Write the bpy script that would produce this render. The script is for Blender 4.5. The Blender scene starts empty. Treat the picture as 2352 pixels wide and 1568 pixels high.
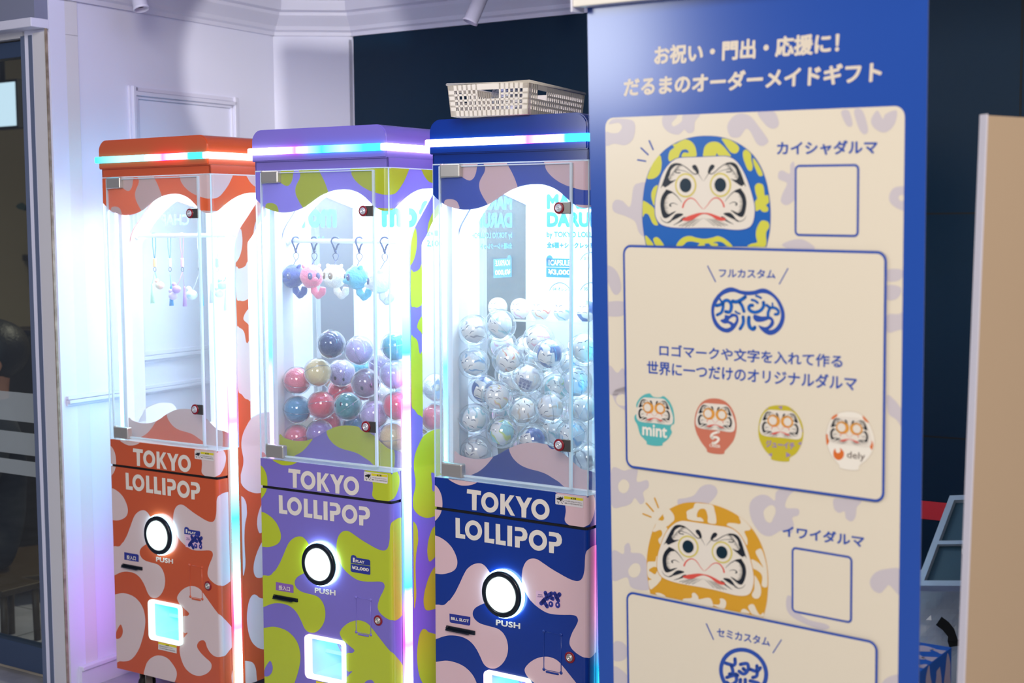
import bpy, bmesh, math, random
from mathutils import Vector, Matrix, noise
from mathutils.geometry import tessellate_polygon
random.seed(7)
SC = bpy.context.scene
COL = SC.collection
PI = math.pi

# ------------------------------------------------------------------ camera
H = 1.32                              # camera height
F_PX = 3263.9                         # focal length in pixels of the 2352 px frame
PITCH, ROLL = math.radians(4.5914), math.radians(-0.4729)
FW = Vector((0, math.cos(PITCH), -math.sin(PITCH)))
_up = Vector((0, math.sin(PITCH), math.cos(PITCH)))
_rt = Vector((1, 0, 0))
CR = math.cos(ROLL) * _rt + math.sin(ROLL) * _up
CU = -math.sin(ROLL) * _rt + math.cos(ROLL) * _up
EYE = Vector((0, 0, H))
cam_d = bpy.data.cameras.new('camera')
cam_d.sensor_width = 36.0
cam_d.lens = F_PX / 2352 * 36.0
cam_d.clip_start = 0.02
cam_d.dof.use_dof = True
cam_d.dof.focus_distance = 3.35
cam_d.dof.aperture_fstop = 4.0
cam = bpy.data.objects.new('camera', cam_d)
COL.objects.link(cam)
m3 = Matrix((CR, CU, -FW)).transposed()
cam.matrix_world = Matrix.Translation(EYE) @ m3.to_4x4()
SC.camera = cam

# ------------------------------------------------------------------ view, world, unseen lights
SC.view_settings.view_transform = 'Standard'
SC.view_settings.look = 'None'
SC.view_settings.gamma = 1.0
SC.view_settings.exposure = 0.0
SC.view_settings.use_curve_mapping = False
SC.cycles.max_bounces = 10
SC.cycles.transparent_max_bounces = 40
SC.cycles.caustics_reflective = False
SC.cycles.caustics_refractive = False
world = bpy.data.worlds.new('world')
SC.world = world
world.use_nodes = True
world.node_tree.nodes['Background'].inputs[0].default_value = (0.42, 0.46, 0.62, 1)
world.node_tree.nodes['Background'].inputs[1].default_value = 0.32

def area_light(name, loc, target, size, power, color, sy=None, spread=PI):
    d = bpy.data.lights.new(name, 'AREA')
    d.size = size
    if sy:
        d.shape = 'RECTANGLE'; d.size_y = sy
    d.energy = power; d.color = color; d.spread = spread
    o = bpy.data.objects.new(name, d)
    COL.objects.link(o)
    o.location = loc
    o.rotation_euler = (Vector(target) - Vector(loc)).to_track_quat('-Z', 'Y').to_euler()
    return o
def spot_light(name, loc, target, power, color, ang, blend=0.5, radius=0.04):
    d = bpy.data.lights.new(name, 'SPOT')
    d.energy = power; d.color = color; d.spot_size = math.radians(ang); d.spot_blend = blend
    d.shadow_soft_size = radius
    o = bpy.data.objects.new(name, d)
    COL.objects.link(o)
    o.location = loc
    o.rotation_euler = (Vector(target) - Vector(loc)).to_track_quat('-Z', 'Y').to_euler()
    return o
area_light('hall_fill_light', (-0.2, -1.8, 2.9), (0.0, 3.0, 0.9), 1.6, 165, (1.0, 0.93, 0.86))  # unseen warm fill placed behind the camera for banner and machine fronts
area_light('hall_fill_light', (1.4, 0.3, 3.3), (0.5, 2.4, 1.0), 1.0, 10, (1.0, 0.90, 0.78))  # second unseen fill, added over the banner
area_light('shop_fill_light', (-0.35, 3.0, 2.3), (-0.9, 4.6, 1.2), 0.6, 6.5, (0.50, 0.52, 1.0))  # lavender fill added to lift the white walls
area_light('side_glare_light', (-1.85, 1.86, 1.72), (0.15, 2.45, 1.6), 0.42, 11.0, (0.92, 0.95, 1.0))  # unseen source added at the left for the glare on the banner

# ------------------------------------------------------------------ pixel -> place helpers (pixels of the 2352 x 1568 frame)
def ray(px, py):
    return FW + CR * ((px - 1176) / F_PX) - CU * ((py - 784) / F_PX)
def at(px, py, depth):
    return EYE + ray(px, py) * depth
def on_plane(px, py, pt, n):
    d = ray(px, py)
    return EYE + d * ((Vector(pt) - EYE).dot(n) / d.dot(n))
def crs(pts, closed=True, n=5):
    """Catmull-Rom through points"""
    out = []
    N = len(pts)
    rng = N if closed else N - 1
    for i in range(rng):
        if closed:
            p0, p1, p2, p3 = pts[(i-1) % N], pts[i], pts[(i+1) % N], pts[(i+2) % N]
        else:
            p0, p1, p2, p3 = pts[max(i-1, 0)], pts[i], pts[i+1], pts[min(i+2, N-1)]
        for k in range(n):
            t = k / n
            t2, t3 = t*t, t*t*t
            out.append(tuple(0.5*((2*p1[j]) + (-p0[j]+p2[j])*t + (2*p0[j]-5*p1[j]+4*p2[j]-p3[j])*t2
                                  + (-p0[j]+3*p1[j]-3*p2[j]+p3[j])*t3) for j in range(2)))
    if not closed:
        out.append(tuple(pts[-1]))
    return out
def P(s):
    return [tuple(float(c) for c in t.split(',')) for t in s.split()]
FR = {'A': (590, 1040, 5.808), 'B': (590, 1300, 5.851), 'C': (240, 1230, 4.639), 'D': (570, 370, 5.345),
      'E': (570, 960, 5.345), 'S1': (900, 380, 4.9), 'S2': (900, 680, 4.9), 'S3': (900, 980, 4.9),
      'S4': (900, 1250, 4.927), 'T4': (500, 1250, 4.927), 'N': (1020, 1280, 5.446),
      'G2': (1340, 0, 2.8), 'G3': (1380, 260, 3.178), 'G4': (1380, 560, 3.178), 'G5': (1380, 860, 3.178),
      'G6': (1380, 1130, 3.178), 'F': (1440, 300, 5.6), 'F2': (1440, 1130, 5.226), 'G': (1640, 640, 11.2),
      'K': (1430, 880, 7.587), 'L': (1720, 900, 7.35), 'px': (0, 0, 1)}
def Z(fr, s):
    """traced points -> pixels"""
    ox, oy, k = FR[fr]
    if isinstance(s, str):
        s = P(s)
    return [(ox + x/k, oy + y/k) for x, y in s]

# ------------------------------------------------------------------ materials
def lin(c):
    c /= 255.0
    return c/12.92 if c <= 0.04045 else ((c+0.055)/1.055)**2.4
def rgb(r, g, b):
    return (lin(r), lin(g), lin(b), 1)
_M = {}
def mat(name, col, rough=0.5, metal=0.0, emit=0.0, ecol=None, coat=0.0, spec=0.5, bump=None, noisecol=None, sheen=0.0, trans=0.0):
    if name in _M:
        return _M[name]
    m = bpy.data.materials.new(name); m.use_nodes = True
    nt = m.node_tree; b = nt.nodes['Principled BSDF']
    b.inputs['Base Color'].default_value = col
    b.inputs['Roughness'].default_value = rough
    b.inputs['Metallic'].default_value = metal
    b.inputs['Coat Weight'].default_value = coat
    b.inputs['Specular IOR Level'].default_value = spec
    if sheen:
        b.inputs['Sheen Weight'].default_value = sheen
    if emit:
        b.inputs['Emission Color'].default_value = ecol or col
        b.inputs['Emission Strength'].default_value = emit
    if noisecol:
        sc, c2, lo, hi = noisecol
        tc = nt.nodes.new('ShaderNodeTexCoord'); nz = nt.nodes.new('ShaderNodeTexNoise')
        nz.inputs['Scale'].default_value = sc; nz.inputs['Detail'].default_value = 4
        rp = nt.nodes.new('ShaderNodeValToRGB')
        rp.color_ramp.elements[0].position = lo; rp.color_ramp.elements[1].position = hi
        rp.color_ramp.elements[0].color = col; rp.color_ramp.elements[1].color = c2
        nt.links.new(tc.outputs['Object'], nz.inputs['Vector'])
        nt.links.new(nz.outputs['Fac'], rp.inputs['Fac'])
        nt.links.new(rp.outputs['Color'], b.inputs['Base Color'])
    if bump:
        sc, st = bump
        tc = nt.nodes.new('ShaderNodeTexCoord'); nz = nt.nodes.new('ShaderNodeTexNoise')
        nz.inputs['Scale'].default_value = sc
        bp = nt.nodes.new('ShaderNodeBump'); bp.inputs['Strength'].default_value = st; bp.inputs['Distance'].default_value = 0.004
        nt.links.new(tc.outputs['Object'], nz.inputs['Vector'])
        nt.links.new(nz.outputs['Fac'], bp.inputs['Height'])
        nt.links.new(bp.outputs['Normal'], b.inputs['Normal'])
    if trans:
        tr = nt.nodes.new('ShaderNodeBsdfTranslucent'); tr.inputs['Color'].default_value = col
        mx = nt.nodes.new('ShaderNodeMixShader'); mx.inputs[0].default_value = trans
        nt.links.new(b.outputs[0], mx.inputs[1]); nt.links.new(tr.outputs[0], mx.inputs[2])
        nt.links.new(mx.outputs[0], nt.nodes['Material Output'].inputs[0])
    _M[name] = m
    return m
def clear(name, tint=(1, 1, 1, 1), base=0.03, edge=0.5, power=4.0, rough=0.03, frost=0.0):
    """clear plastic sheet: see-through, mirror-like at grazing angles"""
    if name in _M:
        return _M[name]
    m = bpy.data.materials.new(name); m.use_nodes = True
    nt = m.node_tree; nt.nodes.remove(nt.nodes['Principled BSDF'])
    t = nt.nodes.new('ShaderNodeBsdfTransparent'); t.inputs[0].default_value = tint
    g = nt.nodes.new('ShaderNodeBsdfGlossy'); g.inputs['Roughness'].default_value = rough
    lw = nt.nodes.new('ShaderNodeLayerWeight'); lw.inputs['Blend'].default_value = 0.5
    pw = nt.nodes.new('ShaderNodeMath'); pw.operation = 'POWER'; pw.inputs[1].default_value = power
    ml = nt.nodes.new('ShaderNodeMath'); ml.operation = 'MULTIPLY_ADD'; ml.inputs[1].default_value = edge; ml.inputs[2].default_value = base
    mx = nt.nodes.new('ShaderNodeMixShader')
    nt.links.new(lw.outputs['Facing'], pw.inputs[0]); nt.links.new(pw.outputs[0], ml.inputs[0])
    nt.links.new(ml.outputs[0], mx.inputs[0]); nt.links.new(t.outputs[0], mx.inputs[1]); nt.links.new(g.outputs[0], mx.inputs[2])
    out = mx
    if frost:
        d1 = nt.nodes.new('ShaderNodeBsdfDiffuse'); d1.inputs[0].default_value = (0.9, 0.95, 1, 1)
        d2 = nt.nodes.new('ShaderNodeBsdfTranslucent'); d2.inputs[0].default_value = (0.9, 0.95, 1, 1)
        d = nt.nodes.new('ShaderNodeMixShader'); nt.links.new(d1.outputs[0], d.inputs[1]); nt.links.new(d2.outputs[0], d.inputs[2])
        m2 = nt.nodes.new('ShaderNodeMixShader'); m2.inputs[0].default_value = frost
        nt.links.new(mx.outputs[0], m2.inputs[1]); nt.links.new(d.outputs[0], m2.inputs[2]); out = m2
    nt.links.new(out.outputs[0], nt.nodes['Material Output'].inputs[0])
    _M[name] = m
    return m
def glow(name, stops, axis=None, strength=1.0, lo=0.0, hi=1.0):
    """lit lamp surface; stops = [(pos, (r,g,b))] along an object axis"""
    m = bpy.data.materials.new(name); m.use_nodes = True
    nt = m.node_tree; nt.nodes.remove(nt.nodes['Principled BSDF'])
    e = nt.nodes.new('ShaderNodeEmission'); e.inputs[1].default_value = strength
    if axis is None:
        e.inputs[0].default_value = (*stops, 1)
    else:
        tc = nt.nodes.new('ShaderNodeTexCoord'); sp = nt.nodes.new('ShaderNodeSeparateXYZ')
        mr = nt.nodes.new('ShaderNodeMapRange'); mr.inputs[1].default_value = lo; mr.inputs[2].default_value = hi
        rp = nt.nodes.new('ShaderNodeValToRGB'); cr = rp.color_ramp
        cr.elements[0].position = stops[0][0]; cr.elements[0].color = (*stops[0][1], 1)
        cr.elements[1].position = stops[-1][0]; cr.elements[1].color = (*stops[-1][1], 1)
        for p, c in stops[1:-1]:
            el = cr.elements.new(p); el.color = (*c, 1)
        nt.links.new(tc.outputs['Object'], sp.inputs[0]); nt.links.new(sp.outputs[axis], mr.inputs[0])
        nt.links.new(mr.outputs[0], rp.inputs[0]); nt.links.new(rp.outputs[0], e.inputs[0])
    nt.links.new(e.outputs[0], nt.nodes['Material Output'].inputs[0])
    return m

# ------------------------------------------------------------------ mesh helpers
def obj(name, bm, mats, parent=None, smooth=False, angle=None):
    me = bpy.data.meshes.new(name)
    bm.normal_update()
    bm.to_mesh(me); bm.free()
    if not isinstance(mats, (list, tuple)):
        mats = [mats]
    for m in mats:
        me.materials.append(m)
    if smooth:
        for p in me.polygons:
            p.use_smooth = True
    if angle:
        me.set_sharp_from_angle(angle=math.radians(angle))
    o = bpy.data.objects.new(name, me)
    COL.objects.link(o)
    if parent is not None:
        o.parent = parent
    return o
def thing(name, label, cat, loc=(0, 0, 0), group=None, mtx=None):
    o = bpy.data.objects.new(name, None)
    COL.objects.link(o)
    o.empty_display_size = 0.05
    if mtx is not None:
        o.matrix_world = mtx
    else:
        o.location = loc
    tag(o, label, cat, group)
    return o
def tag(o, label, cat, group=None, kind=None):
    o['label'] = label; o['category'] = cat
    if group: o['group'] = group
    if kind: o['kind'] = kind
    return o
def struct(name, bm, m, smooth=False, angle=None, parent=None):
    o = obj(name, bm, m, parent, smooth, angle)
    if parent is None:
        o['kind'] = 'structure'
    return o
def BM():
    return bmesh.new()
def box(bm, x0, x1, y0, y1, z0, z1, mi=0, bev=0.0, seg=2, M=None):
    r = bmesh.ops.create_cube(bm, size=1.0)
    vs = r['verts']
    for v in vs:
        v.co = Vector((x0 + (v.co.x+.5)*(x1-x0), y0 + (v.co.y+.5)*(y1-y0), z0 + (v.co.z+.5)*(z1-z0)))
    fs = list({f for v in vs for f in v.link_faces})
    for f in fs:
        f.material_index = mi
    if bev:
        es = list({e for f in fs for e in f.edges})
        r2 = bmesh.ops.bevel(bm, geom=es, offset=bev, segments=seg, affect='EDGES', profile=0.5)
        vs = list({v for f in r2['faces'] for v in f.verts} | {v for v in vs if v.is_valid})
        for f in r2['faces']:
            f.material_index = mi
    if M is not None:
        for v in vs:
            v.co = M @ v.co
    return vs
def basis(d):
    d = Vector(d).normalized()
    a = Vector((0, 0, 1)) if abs(d.z) < 0.9 else Vector((1, 0, 0))
    u = d.cross(a).normalized()
    return u, d.cross(u).normalized()
def tube(bm, pts, rad, n=10, mi=0, closed=False, caps=True):
    """swept tube; rad number or list"""
    pts = [Vector(p) for p in pts]
    N = len(pts)
    rings = []
    up = None
    for i, p in enumerate(pts):
        if closed:
            d = pts[(i+1) % N] - pts[i-1]
        else:
            d = pts[min(i+1, N-1)] - pts[max(i-1, 0)]
        d.normalize()
        if up is None:
            u, w = basis(d)
        else:
            u = (up - d * up.dot(d))
            u = u.normalized() if u.length > 1e-6 else basis(d)[0]
            w = d.cross(u)
        up = u
        r = rad[i] if isinstance(rad, (list, tuple)) else rad
        rings.append([bm.verts.new(p + (u*math.cos(2*PI*k/n) + w*math.sin(2*PI*k/n))*r) for k in range(n)])
    for i in range(N if closed else N-1):
        a, b = rings[i], rings[(i+1) % N]
        for k in range(n):
            f = bm.faces.new((a[k], a[(k+1) % n], b[(k+1) % n], b[k])); f.material_index = mi; f.smooth = True
    if caps and not closed:
        f = bm.faces.new(rings[0][::-1]); f.material_index = mi
        f = bm.faces.new(rings[-1]); f.material_index = mi
def lathe(bm, prof, c=(0, 0, 0), d=(0, 0, 1), n=32, mi=0):
    """profile [(r, h)] turned about axis d through c"""
    c = Vector(c); d = Vector(d).normalized(); u, w = basis(d)
    rings = []
    for r, h in prof:
        if r < 1e-7:
            rings.append([bm.verts.new(c + d*h)])
        else:
            rings.append([bm.verts.new(c + d*h + (u*math.cos(2*PI*k/n) + w*math.sin(2*PI*k/n))*r) for k in range(n)])
    for a, b in zip(rings, rings[1:]):
        for k in range(n):
            k2 = (k+1) % n
            if len(a) == 1 and len(b) == 1: continue
            if len(a) == 1: vs = (a[0], b[k2], b[k])
            elif len(b) == 1: vs = (a[k], a[k2], b[0])
            else: vs = (a[k], a[k2], b[k2], b[k])
            f = bm.faces.new(vs); f.material_index = mi; f.smooth = True
def ball(bm, c, r, sub=3, mi=0, sc=(1, 1, 1), M=None):
    res = bmesh.ops.create_icosphere(bm, subdivisions=sub, radius=1.0)
    for v in res['verts']:
        p = Vector((v.co.x*r*sc[0], v.co.y*r*sc[1], v.co.z*r*sc[2]))
        if M is not None: p = M @ p
        v.co = p + Vector(c)
    for f in {f for v in res['verts'] for f in v.link_faces}:
        f.material_index = mi; f.smooth = True
    return res['verts']
_TX = {}
def text_shape(s, bold=0.02, sp=1.0):
    key = (s, bold, sp)
    if key in _TX:
        return _TX[key]
    cu = bpy.data.curves.new('lettering', 'FONT')
    cu.body = s; cu.offset = bold; cu.resolution_u = 3; cu.space_character = sp; cu.fill_mode = 'FRONT'
    o = bpy.data.objects.new('lettering', cu); COL.objects.link(o)
    bpy.context.view_layer.update()
    me = bpy.data.meshes.new_from_object(o.evaluated_get(bpy.context.evaluated_depsgraph_get()))
    vs = [(v.co.x, v.co.y) for v in me.vertices]
    fs = [tuple(p.vertices) for p in me.polygons]
    bpy.data.objects.remove(o); bpy.data.curves.remove(cu); bpy.data.meshes.remove(me)
    x0 = min(v[0] for v in vs); x1 = max(v[0] for v in vs); y0 = min(v[1] for v in vs); y1 = max(v[1] for v in vs)
    w, h = max(x1-x0, 1e-6), max(y1-y0, 1e-6)
    vs = [((x-x0)/w, (y-y0)/h) for x, y in vs]
    _TX[key] = (vs, fs, w, h)
    return _TX[key]
def stroke(pts, w, taper=None, n=4, smooth=True, cap=True):
    """outline of a brush stroke along points; taper = (start, end) width factors"""
    if smooth and len(pts) > 2:
        pts = crs(pts, False, n)
    N = len(pts); L, R = [], []
    for i, p in enumerate(pts):
        a = pts[max(i-1, 0)]; b = pts[min(i+1, N-1)]
        dx, dy = b[0]-a[0], b[1]-a[1]; l = math.hypot(dx, dy) or 1
        t = i/(N-1)
        k = 1.0 if not taper else taper[0] + (taper[1]-taper[0])*t
        hx, hy = -dy/l*w*k/2, dx/l*w*k/2
        L.append((p[0]+hx, p[1]+hy)); R.append((p[0]-hx, p[1]-hy))
    out = list(L)
    if cap:
        for (p, q, c) in ((L[-1], R[-1], pts[-1]),):
            r = math.hypot(p[0]-c[0], p[1]-c[1]); a0 = math.atan2(p[1]-c[1], p[0]-c[0])
            out += [(c[0]+r*math.cos(a0-PI*k/6), c[1]+r*math.sin(a0-PI*k/6)) for k in range(1, 6)]
    out += R[::-1]
    if cap:
        c = pts[0]; q = R[0]
        r = math.hypot(q[0]-c[0], q[1]-c[1]); a0 = math.atan2(q[1]-c[1], q[0]-c[0])
        out += [(c[0]+r*math.cos(a0-PI*k/6), c[1]+r*math.sin(a0-PI*k/6)) for k in range(1, 6)]
    return out
def strip_quads(pts, w, n=4):
    """stroke as list of quads (safe for self-overlapping strokes)"""
    if len(pts) > 2: pts = crs(pts, False, n)
    o = stroke(pts, w, smooth=False, cap=False); N = len(pts)
    return [[o[i], o[i+1], o[2*N-2-i], o[2*N-1-i]] for i in range(N-1)] + \
           [[(c[0]+w/2*math.cos(2*PI*k/12), c[1]+w/2*math.sin(2*PI*k/12)) for k in range(12)] for c in (pts[0], pts[-1])]
def ell(cx, cy, rx, ry, n=40, skew=0.0):
    return [(cx+rx*math.cos(2*PI*k/n), cy+ry*math.sin(2*PI*k/n)+skew*rx*math.cos(2*PI*k/n)) for k in range(n)]
class Sheet:
    """flat artwork on a surface: polygons in (u, v), stacked in thin layers along the surface normal"""
    def __init__(self, fmap):
        self.bm = bmesh.new(); self.f = fmap
    def poly(self, uv, mi, h, clip=None, cuts=(), holes=(), inner=None):
        loops = [[Vector((p[0], p[1], 0)) for p in uv]]
        if inner: loops += [[Vector((p[0], p[1], 0)) for p in q] for q in inner]
        flat = [p for l in loops for p in l]
        t = bmesh.new()
        vs = [t.verts.new(p) for p in flat]
        for tri in tessellate_polygon(loops):
            a, b, c = (flat[i] for i in tri)
            if abs((b-a).cross(c-a).z) < 1e-12: continue
            try: t.faces.new([vs[i] for i in tri])
            except ValueError: pass
        def bis(co, no, outer=False):
            bmesh.ops.bisect_plane(t, geom=t.verts[:]+t.edges[:]+t.faces[:], plane_co=co, plane_no=no, clear_outer=outer, dist=1e-6)
        if clip:
            u0, u1, v0, v1 = clip
            bis((u1, 0, 0), (1, 0, 0), True); bis((u0, 0, 0), (-1, 0, 0), True)
            bis((0, v1, 0), (0, 1, 0), True); bis((0, v0, 0), (0, -1, 0), True)
        for c in cuts:
            bis((c, 0, 0), (1, 0, 0))
        for (u0, u1, v0, v1) in holes:
            for c in (u0, u1): bis((c, 0, 0), (1, 0, 0))
            for c in (v0, v1): bis((0, c, 0), (0, 1, 0))
            dead = []
            for f in t.faces:
                c = f.calc_center_median()
                if u0 < c.x < u1 and v0 < c.y < v1: dead.append(f)
            bmesh.ops.delete(t, geom=dead, context='FACES')
        mp = {}
        for f in t.faces:
            if f.calc_area() < 1e-12: continue
            q = []
            for v in f.verts:
                if v not in mp: mp[v] = self.bm.verts.new(self.f(v.co.x, v.co.y, h))
                q.append(mp[v])
            try:
                nf = self.bm.faces.new(q); nf.material_index = mi
            except ValueError: pass
        t.free()
    def text(self, s, tl, tr, bl, mi, h, bold=0.02, sp=1.0):
        vs, fs, w, hh = text_shape(s, 0.0, sp)
        nk = 8 if bold > 0.026 else (6 if bold > 0.012 else 3)
        for k in range(nk):
            a = 2*PI*k/nk + .3; mp = []
            ox, oy = bold*math.cos(a), bold*math.sin(a)
            for x, y in vs:
                x = (x*w+ox+bold)/(w+2*bold); y = 1-(y*hh+oy+bold)/(hh+2*bold)
                mp.append(self.bm.verts.new(self.f(tl[0]+(tr[0]-tl[0])*x+(bl[0]-tl[0])*y, tl[1]+(tr[1]-tl[1])*x+(bl[1]-tl[1])*y, h+k*1.5e-5)))
            for f in fs:
                try:
                    nf = self.bm.faces.new([mp[i] for i in f]); nf.material_index = mi
                except ValueError: pass
    def text_at(self, s, u, v, height, mi, h, bold=0.02, du=1.0, sp=1.0, width=None):
        """text with its lower left at (u, v); du=-1 mirrors the reading direction"""
        vs, fs, w, hh = text_shape(s, bold, sp)
        wd = width or height*w/hh
        self.text(s, (u, v+height), (u+du*wd, v+height), (u, v), mi, h, bold, sp)
        return wd
def rrect(u0, u1, v0, v1, r, n=5):
    out = []
    for cx, cy, a in ((u1-r, v1-r, 0), (u0+r, v1-r, 90), (u0+r, v0+r, 180), (u1-r, v0+r, 270)):
        for k in range(n+1):
            t = math.radians(a+90*k/n); out.append((cx+r*math.cos(t), cy+r*math.sin(t)))
    return out

# ------------------------------------------------------------------ the setting
WHITE_WALL = mat('white_paint', rgb(222, 222, 240), 0.55, bump=(60, 0.03))
TRIM = mat('white_trim_paint', rgb(216, 215, 232), 0.4)
NAVY = mat('navy_panel', rgb(2, 38, 62), 0.45, spec=0.25, noisecol=(3.0, rgb(2, 36, 58), 0.3, 0.7))
JOINT = mat('panel_joint', rgb(2, 10, 16), 0.7)
FLOOR_M = mat('floor_tile', rgb(176, 176, 184), 0.25, noisecol=(7, rgb(140, 142, 152), 0.35, 0.75))
GROUT = mat('floor_grout', rgb(60, 62, 68), 0.8)

def frame_mtx(p, ang):
    """local frame: x along the wall, y behind it, z up"""
    return Matrix.Translation(Vector((p[0], p[1], 0))) @ Matrix.Rotation(ang, 4, 'Z')
WL_P = Vector((-1.22, 4.0884, 0)); WL_A = math.radians(60)
nL = Vector((-math.sin(WL_A), math.cos(WL_A), 0))
P0 = on_plane(138, 800, WL_P, nL); P0.z = 0              # front end of the left wall
PA = on_plane(627, 83, WL_P, nL); ZCROWN = PA.z; PA.z = 0      # corner left wall / short wall
WB_A = math.radians(6)
nB = Vector((-math.sin(WB_A), math.cos(WB_A), 0))
PB = on_plane(809, 80, PA, nB); PB.z = 0                 # corner short wall / navy wall
WN_A = math.radians(-32.5)
nN = Vector((-math.sin(WN_A), math.cos(WN_A), 0))
CEIL = 2.075
def wall_piece(name, p, ang, length, z0, z1, thick, m, parent=None):
    bm = BM(); box(bm, 0, length, 0, thick, z0, z1)
    bm.transform(frame_mtx(p, ang))
    return struct(name, bm, m)
_l0 = Vector((0.85, 0.35, 2.05)); _lc = on_plane(660, 190, PA, nB); _le = on_plane(418, 100, WL_P, nL)
_sa = 2*math.degrees((_lc-_l0).angle(_le-_l0))
spot_light('ceiling_spot_light', _l0, _lc, 420, (1.0, 0.97, 0.92), _sa, 0.10, 0.03)
LL = (PA-P0).length; LB = (PB-PA).length
wall_piece('wall_left', P0, WL_A, LL, 0, 2.3, 0.1, WHITE_WALL)
# short angled wall; recess on its right added in place of a cast shadow
bm = BM()
SN = (on_plane(707, 200, PA, nB)-PA).length
nz1 = on_plane(750, 91, PA, nB).z
box(bm, 0, SN, 0, 0.12, 0, 2.3); box(bm, SN, LB, 0.05, 0.12, 0, 2.3); box(bm, SN, LB, 0, 0.05, nz1, 2.3)
box(bm, LB-0.012, LB, 0, 0.05, 0, nz1)
bm.transform(frame_mtx(PA, WB_A)); struct('wall_middle', bm, WHITE_WALL)
# navy panel wall
bm = BM()
NZ = ZCROWN + 0.004
box(bm, 0.004, 3.6, 0, 0.05, 0, NZ, 0)
box(bm, 0, 3.6, 0.05, 0.12, 0, 2.3, 1)
uj = (on_plane(2343, 300, PB, nN)-PB); uj.z = 0; uj = uj.length
z_j1 = on_plane(2190, 490, PB, nN).z; z_j2 = on_plane(2190, 1006, PB, nN).z
for zz in (z_j1, z_j2):
    box(bm, 1.2, uj, -0.0006, 0.001, zz-0.0025, zz+0.0025, 2)
box(bm, uj-0.003, uj+0.003, -0.0006, 0.001, 0, NZ, 2)
bm.transform(frame_mtx(PB, WN_A)); struct('wall_back', bm, [NAVY, WHITE_WALL, JOINT])

def crown(name, p, ang, length, ext0=0.0, ext1=0.0):
    prof = [(0, 0), (-0.010, 0.0), (-0.012, 0.012), (-0.020, 0.018), (-0.024, 0.03), (-0.045, 0.055), (-0.050, 0.062),
            (-0.050, 0.072), (-0.062, 0.078), (-0.066, 0.10), (-0.066, 0.13), (0, 0.13)]
    bm = BM()
    a = [bm.verts.new((-ext0, y, ZCROWN+z)) for y, z in prof]
    b = [bm.verts.new((length+ext1, y, ZCROWN+z)) for y, z in prof]
    for i in range(len(prof)):
        j = (i+1) % len(prof); bm.faces.new((a[i], a[j], b[j], b[i]))
    bm.faces.new(a[::-1]); bm.faces.new(b)
    bm.transform(frame_mtx(p, ang))
    return struct(name, bm, TRIM)
crown('trim_1', P0, WL_A, LL-0.0, -0.03, 0.0)
crown('trim_2', PA, WB_A, LB, 0.02, 0.0)
crown('trim_3', PB, WN_A, 3.6, 0.02)
# wall mouldings of the left wall: a framed panel, a dado rail, the skirting
def wl(px, py):
    q = on_plane(px, py, WL_P, nL); return ((q-P0).dot(Vector((math.cos(WL_A), math.sin(WL_A), 0))), q.z)
def moulding(bm, pts, w=0.03, d=0.014, closed=True):
    N = len(pts)
    for i in range(N if closed else N-1):
        (a0, b0), (a1, b1) = pts[i], pts[(i+1) % N]
        if abs(a1-a0) > abs(b1-b0):
            x0, x1 = min(a0, a1), max(a0, a1)
            for k, (f, dd) in enumerate(((0.0, .45), (.25, 1.0), (.62, .6))):
                box(bm, x0, x1, -d*dd, 0, b0-w/2+w*f, b0-w/2+w*(f+.33), bev=0.001, seg=1)
        else:
            z0, z1 = min(b0, b1)-w/2, max(b0, b1)+w/2
            for k, (f, dd) in enumerate(((0.0, .45), (.25, 1.0), (.62, .6))):
                box(bm, a0-w/2+w*f, a0-w/2+w*(f+.33), -d*dd, 0, z0, z1, bev=0.001, seg=1)
x0, zt = wl(303, 212); x1, _ = wl(536, 238)
_, zb = wl(400, 812)
bm = BM(); moulding(bm, [(x0, zt), (x1, zt), (x1, zb), (x0, zb)], 0.036, 0.016)
bm.transform(frame_mtx(P0, WL_A)); struct('trim_4', bm, TRIM)
xr, zr = wl(152, 921)
bm = BM(); moulding(bm, [(xr, zr), (LL, zr)], 0.03, 0.016, False)
bm.transform(frame_mtx(P0, WL_A)); struct('trim_5', bm, TRIM)
xs, zs = wl(186, 1527)
bm = BM(); box(bm, xs-0.01, LL, -0.014, 0, 0, zs-0.012); box(bm, xs-0.01, LL, -0.02, 0, zs-0.014, zs, bev=0.003)
bm.transform(frame_mtx(P0, WL_A)); struct('baseboard_left', bm, TRIM)

# floor with tile joints, ceiling
bm = BM(); box(bm, -6, 6, -2, 10, -0.06, 0)
struct('floor', bm, FLOOR_M)
bm = BM()
for k in range(-4, 7):
    box(bm, -3, 4, k*0.6-0.002, k*0.6+0.002, -0.001, 0.0004)
    box(bm, k*0.6-0.002+0.2, k*0.6+0.202, -3, 4, -0.001, 0.0004)
bm.transform(frame_mtx((-1.0, 3.7), math.radians(-34))); struct('trim_6', bm, GROUT)
# ceiling above the alcove
cpts = [P0 + Vector((0.0, -0.0, 0)), PA, PB, PB + Vector((math.cos(WN_A), math.sin(WN_A), 0))*3.6]
front = [cpts[3] + Vector((-0.55, -0.83, 0))*0.7, P0 + Vector((math.cos(WN_A), math.sin(WN_A), 0))*0.35]
bm = BM()
lo = [bm.verts.new((p.x, p.y, CEIL)) for p in cpts+front]; hi = [bm.verts.new((p.x, p.y, CEIL+0.05)) for p in cpts+front]
bm.faces.new(lo); bm.faces.new(hi[::-1])
for i in range(6): bm.faces.new((lo[i], lo[(i+1) % 6], hi[(i+1) % 6], hi[i]))
bmesh.ops.recalc_face_normals(bm, faces=bm.faces[:])
struct('ceiling', bm, mat('ceiling_paint', rgb(222, 222, 234), 0.7))

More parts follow.
